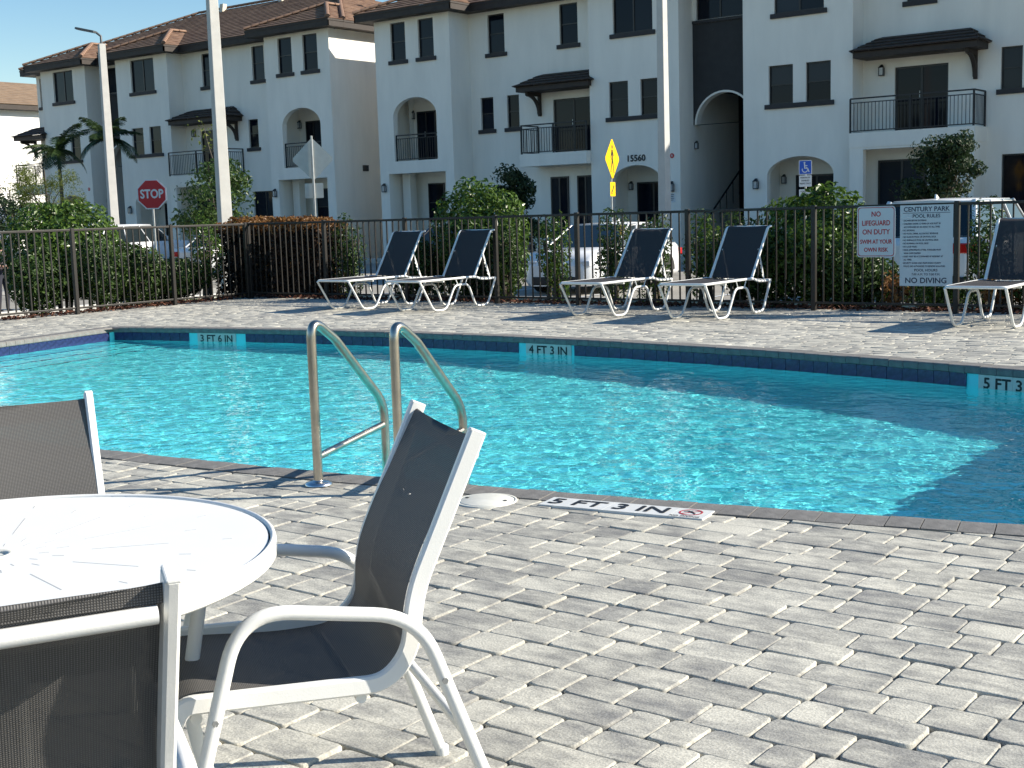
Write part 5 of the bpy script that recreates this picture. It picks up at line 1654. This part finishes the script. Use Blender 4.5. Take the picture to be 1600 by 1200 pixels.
def car(label, loc, rz, paint, L, Wd, H, hood, belt, roof0, roof1, cowl, rear, clear=.2):
    """+y is the front. cowl: windscreen foot, rear: rear window foot, roof0..roof1: flat roof; lengths measured from the tail"""
    t = thing('parked_car', label, 'car', loc, rz, 'cars parked beyond the fence')
    hw = Wd / 2
    def body_ring(y, zt, w):
        z0 = clear
        zb = z0 + (zt - z0) * .55
        return [(-w * .90, y, z0), (w * .90, y, z0), (w * .985, y, z0 + .10), (w, y, zb), (w * .965, y, zt - .06), (w * .90, y, zt), (-w * .90, y, zt), (-w * .965, y, zt - .06), (-w, y, zb), (-w * .985, y, z0 + .10)]
    tail = belt if rear > .5 else belt + .02
    st = [(0.0, tail - .16, .80), (.05, tail - .05, .92), (.25, tail, .985), (rear, belt, 1.0), (L * .5, belt, 1.0), (cowl, belt + .01, .99), (cowl + (L - cowl) * .5, hood + (belt - hood) * .45, .97), (L - .22, hood, .92), (L - .06, hood - .14, .82), (L, hood - .26, .70)]
    mb = MB(); loft(mb, [body_ring(y, z, hw * w) for y, z, w in st]); body = mb.build('body', M[paint], t, world=False)
    # cabin: glass volume with painted roof and pillars
    g0 = [(rear, belt - .02), (roof0, H - .04), (roof1, H - .04), (cowl, belt - .01)]
    wb, wt = hw * .93, hw * .76
    gl = MB()
    def cab(wb_, wt_, pts):
        A = [(-wb_, pts[0][0], pts[0][1]), (wb_, pts[0][0], pts[0][1])]; B = [(-wt_, pts[1][0], pts[1][1]), (wt_, pts[1][0], pts[1][1])]
        C = [(-wt_, pts[2][0], pts[2][1]), (wt_, pts[2][0], pts[2][1])]; D = [(-wb_, pts[3][0], pts[3][1]), (wb_, pts[3][0], pts[3][1])]
        return A, B, C, D
    A, B, C, D = cab(wb, wt, g0)
    gl.quad(A[0], A[1], B[1], B[0]); gl.quad(C[0], C[1], D[1], D[0])
    for s_ in (0, 1): gl.quad(A[s_], B[s_], C[s_], D[s_])
    gl.build('windows', M['carglass'], t, world=False)
    rf = MB()
    ring_ = lambda y, z, w: [(-w, y, z - .05), (-w * .93, y, z + .005), (0, y, z + .03), (w * .93, y, z + .005), (w, y, z - .05)]
    loft(rf, [ring_(roof0 - .03, H - .055, wt * 1.0), ring_(roof0 + .12, H - .03, wt * 1.03), ring_((roof0 + roof1) / 2, H - .022, wt * 1.04), ring_(roof1 - .12, H - .03, wt * 1.03), ring_(roof1 + .03, H - .055, wt)])
    roof_ = rf.build('roof', M[paint], t, world=False)
    for s_ in (-1, 1):
        for (ya, za), (yb, zb), w_ in ((g0[0], g0[1], .05), (g0[3], g0[2], .028)):
            pl = MB(); pl.sweep([(s_ * wb, ya, za), (s_ * wt, yb, zb)], rsec(w_, w_ * 1.6, .01), ref=(1, 0, 0)); pl.build('pillar', M[paint], t, world=False)
        for f_ in (.36, .68):
            yb_ = g0[0][0] + (g0[3][0] - g0[0][0]) * f_; yt_ = g0[1][0] + (g0[2][0] - g0[1][0]) * f_
            pl = MB(); pl.sweep([(s_ * (wb + .004), yb_, belt - .02), (s_ * (wt + .004), yt_, H - .05)], rsec(.03, .06, .006), ref=(1, 0, 0)); pl.build('pillar', M[paint], t, world=False)
    fin = MB(); fin.prism([(-.015, roof0 + .20, H + .005), (-.015, roof0 + .36, H + .005), (-.015, roof0 + .22, H + .075)], (.03, 0, 0)); fin.build('aerial_fin', M[paint], roof_, world=False)
    wr = .34 if H > 1.6 else .32
    for y in (L * .19, L * .81):
        for s_ in (-1, 1):
            tm = MB(); V = []
            prof_ = [(wr - .10, -.10), (wr - .02, -.11), (wr, -.08), (wr, .08), (wr - .02, .11), (wr - .10, .10)]
            n_ = 20
            for r_, x_ in prof_:
                V += [(s_ * (hw - .115) + x_, y + r_ * math.cos(2 * PI * i / n_), wr + r_ * math.sin(2 * PI * i / n_)) for i in range(n_)]
            F = [(k * n_ + i, k * n_ + (i + 1) % n_, (k + 1) * n_ + (i + 1) % n_, (k + 1) * n_ + i) for k in range(5) for i in range(n_)]
            tm.add(V, F, True); w = tm.build('wheel', M['tyre'], t, world=False)
            rm = MB(); xx_ = s_ * (hw - .115 + .09)
            for i in range(10):
                a0, a1 = 2 * PI * i / 10, 2 * PI * (i + .55) / 10
                q = lambda r_, a: (xx_, y + r_ * math.cos(a), wr + r_ * math.sin(a))
                rm.quad(q(.05, a0), q(.05, a1), q(wr - .1, a1), q(wr - .1, a0))
            rm.poly([(xx_ + s_ * .01, y + .06 * math.cos(i * PI / 5), wr + .06 * math.sin(i * PI / 5)) for i in range(10)]); rm.build('rim', M['rim'], w, world=False)
            ar = MB(); pts = [(s_ * (hw + .002), y + (wr + .05) * math.cos(PI * i / 12), wr + (wr + .05) * math.sin(PI * i / 12)) for i in range(13)]
            ar.poly(pts); ar.build('wheel_arch', M['plastic'], t, world=False)
    for s_ in (-1, 1):
        tl_ = MB(); tl_.box(s_ * hw * .55 if s_ > 0 else -hw * .97, hw * .97 if s_ > 0 else -hw * .55, -.015, .10, tail - .30, tail - .13); tl_.build('tail_light', M['taillight'], t, world=False, bevel=.02)
        hl = MB(); hl.box(s_ * hw * .5 if s_ > 0 else -hw * .86, hw * .86 if s_ > 0 else -hw * .5, L - .16, L - .02, hood - .28, hood - .16); hl.build('headlight', M['headlight'], t, world=False, bevel=.02)
        mr = MB(); mr.box(hw * 1.0 if s_ > 0 else -hw * 1.0 - .2, hw * 1.0 + .2 if s_ > 0 else -hw, cowl - .32, cowl - .2, belt + .02, belt + .16); mr.build('mirror', M[paint], t, world=False, bevel=.03)
        dh = MB()
        for f_ in (.42, .64): dh.box(s_ * (hw + .004) - .012, s_ * (hw + .004) + .012, L * f_, L * f_ + .18, belt - .14, belt - .11)
        dh.build('door_handle', M[paint], t, world=False)
        sk = MB(); sk.box(s_ * (hw - .03) - .01, s_ * (hw - .03) + .01, L * .28, L * .72, clear - .05, clear + .08); sk.build('sill_trim', M['plastic'], t, world=False)
    bp_ = MB(); bp_.box(-hw * .82, hw * .82, -.05, .08, clear + .02, clear + .22); bp_.build('rear_bumper', M['plastic'], t, world=False, bevel=.03)
    bp_ = MB(); bp_.box(-hw * .62, hw * .62, L - .10, L + .02, clear + .02, clear + .20); bp_.build('front_bumper', M['plastic'], t, world=False, bevel=.03)
    np_ = MB(); np_.box(-.16, .16, -.06, -.052, tail - .32, tail - .16); np_.build('number_plate', M['plate'], t, world=False)
    return t
SUV = dict(L=4.6, Wd=1.88, H=1.74, hood=1.08, belt=1.12, roof0=.55, roof1=2.75, cowl=3.45, rear=.10, clear=.24)
SED = dict(L=4.7, Wd=1.82, H=1.45, hood=.86, belt=.93, roof0=1.35, roof1=2.55, cowl=3.55, rear=.62, clear=.18)
car('white sport utility car backed in behind the pool rules sign', (-7.45, 21.2, GZ), 0, 'paint_white', **SUV)
car('white sedan parked nose-in behind the third lounger', (-15.9, 26.6, GZ), PI + .12, 'paint_white', **SED)
car('black car with red tail lights beyond the first lounger', (-21.6, 25.2, GZ), .15, 'paint_dark', **SED)
car('white car with a red tail light, seen past the corner of the sunlit fence', (-33.5, 27.3, GZ), .1, 'paint_white', **SED)
car('white sport utility car parked beside the stop sign post', (-39.0, 27.0, GZ), .1, 'paint_white', **SUV)
car('pale blue car at the frame edge behind the standing person', (-36.2, 19.5, GZ), .5, 'paint_blue', **SUV)

# ------------------------------------------------------------------ person at the frame edge
def person(label, x, y, rz, h):
    t = thing('person', label, 'person', (x, y, GZ), rz)
    s = h / 1.7
    J = {'pel': (0, 0, .92), 'wst': (0, .01, 1.08), 'chs': (0, .0, 1.28), 'nck': (0, 0, 1.44), 'hd0': (0, .02, 1.52), 'hd1': (0, .025, 1.62), 'hd2': (0, .01, 1.69),
         'shL': (.18, 0, 1.39), 'elL': (.25, -.02, 1.13), 'wrL': (.10, .20, 1.08), 'haL': (.03, .24, 1.09),
         'shR': (-.18, 0, 1.39), 'elR': (-.25, -.02, 1.13), 'wrR': (-.10, .19, 1.05), 'haR': (-.02, .23, 1.05),
         'hpL': (.09, 0, .88), 'knL': (.11, .02, .50), 'anL': (.12, -.02, .09), 'toL': (.13, .15, .035),
         'hpR': (-.09, 0, .88), 'knR': (-.11, .03, .50), 'anR': (-.12, .0, .09), 'toR': (-.13, .17, .035)}
    rad = {'pel': .14, 'wst': .125, 'chs': .15, 'nck': .055, 'hd0': .075, 'hd1': .092, 'hd2': .055, 'sh': .062, 'el': .044, 'wr': .032, 'ha': .036, 'hp': .09, 'kn': .06, 'an': .042, 'to': .036}
    E_ = [('pel', 'wst'), ('wst', 'chs'), ('chs', 'nck'), ('nck', 'hd0'), ('hd0', 'hd1'), ('hd1', 'hd2')]
    for q in 'LR': E_ += [('chs', 'sh' + q), ('sh' + q, 'el' + q), ('el' + q, 'wr' + q), ('wr' + q, 'ha' + q), ('pel', 'hp' + q), ('hp' + q, 'kn' + q), ('kn' + q, 'an' + q), ('an' + q, 'to' + q)]
    names = list(J); idx = {k: i for i, k in enumerate(names)}
    me = bpy.data.meshes.new('body')
    me.from_pydata([tuple(c * s for c in J[k]) for k in names], [(idx[a], idx[b_]) for a, b_ in E_], [])
    o = link('body', me, None, t)
    o.modifiers.new('skin', 'SKIN')
    for k in names:
        r_ = rad.get(k) or rad[k[:2]]
        v = me.skin_vertices[0].data[idx[k]]; v.radius = (r_ * s, r_ * s * (.78 if k in ('chs', 'wst', 'pel') else 1)); v.use_root = (k == 'pel')
    sb = o.modifiers.new('sub', 'SUBSURF'); sb.levels = 2; sb.render_levels = 2
    dg = bpy.context.evaluated_depsgraph_get()
    m2 = bpy.data.meshes.new_from_object(o.evaluated_get(dg))
    o.modifiers.clear(); o.data = m2
    for k in ('skin', 'shirt', 'trousers', 'plastic'): m2.materials.append(M[k])
    for p in m2.polygons:
        c = p.center / s
        if c.z < .10: k = 3
        elif c.z < .97: k = 2
        elif c.z < 1.44 and not (c.y > .10 and c.z < 1.16) and not (abs(c.x) > .20 and c.z < 1.20): k = 1
        else: k = 0
        p.material_index = k; p.use_smooth = True
    hr = MB(); hr.lathe([(.098, -.06), (.104, .0), (.092, .06), (.055, .10), (.0, .112)], (0, -.012, 0), 16)
    hm = hr.mesh('hair'); hm.materials.append(M['hair']); hm.transform(Matrix.Translation((0, .01 * s, 1.615 * s)) @ Matrix.Diagonal((s * .98, s * 1.05, s, 1))); link('hair', hm, None, t)
    fc = MB()
    for sx in (-1, 1):
        fc.lathe([(.0, -.010), (.011, -.004), (.011, .004), (.0, .010)], (sx * .034, .112, 1.60), 8)
    fm_ = fc.mesh('eyes'); fm_.materials.append(M['ink']); fm_.transform(Matrix.Diagonal((s, s, s, 1))); link('eyes', fm_, None, t)
    ns = MB(); ns.prism([(-.012, .108, 1.555), (.012, .108, 1.555), (0, .100, 1.60)], (0, .028, -.004)); nm = ns.mesh('nose'); nm.materials.append(M['skin']); nm.transform(Matrix.Diagonal((s, s, s, 1))); link('nose', nm, None, t)
    cl = MB(); cl.lathe([(.066, -.03), (.075, .0), (.066, .022)], (0, .004, 1.445), 14); cm = cl.mesh('collar'); cm.materials.append(M['collar']); cm.transform(Matrix.Diagonal((s, s, s, 1))); link('collar', cm, None, t)
    for sx in (-1, 1):
        for k in range(5):
            hx, hy, hz = (.03, .24, 1.09) if sx > 0 else (-.02, .23, 1.05)
            f_ = MB(); a = (hx - sx * .02, hy + .012, hz + .03 - k * .016); f_.tube([(*a, 1), (a[0] - sx * .035, a[1] + .015, a[2] - .004, .95), (a[0] - sx * (.058 - abs(k - 1.6) * .007), a[1] + .004, a[2] - .012, .75)], .009, 6)
            fm_ = f_.mesh('finger'); fm_.materials.append(M['skin']); fm_.transform(Matrix.Diagonal((s, s, s, 1))); link('finger', fm_, None, t)
    return t
person('person in plum shirt with white collar, hands folded, behind the sunlit fence', -24.05, 14.75, -1.35, 1.50)

# ------------------------------------------------------------------ unseen belt of trees added behind the viewer to darken window reflections
rg_ = np.random.default_rng(55)
n = 26000
tx = rg_.uniform(-150, 80, n); hh = 7.0 + 1.8 * np.sin(tx * .11) + 1.8 * np.sin(tx * .31 + 1) + 1.2 * np.sin(tx * .73 + 2)
p = np.stack([tx, -44 + rg_.normal(0, 2.0, n), GZ + hh * rg_.random(n) ** .8], 1)
nr_ = rand_unit(rg_, n) + np.array([0, .6, .3]); nr_ /= np.linalg.norm(nr_, axis=1, keepdims=True)
o = link('added_treeline', leaves_mesh('added_treeline', p, nr_, .95, rg_, .6, M['leaf_dark'])); tag(o, 'added dark belt of trees, unseen behind the viewer, for the window reflections', 'trees', kind='stuff')
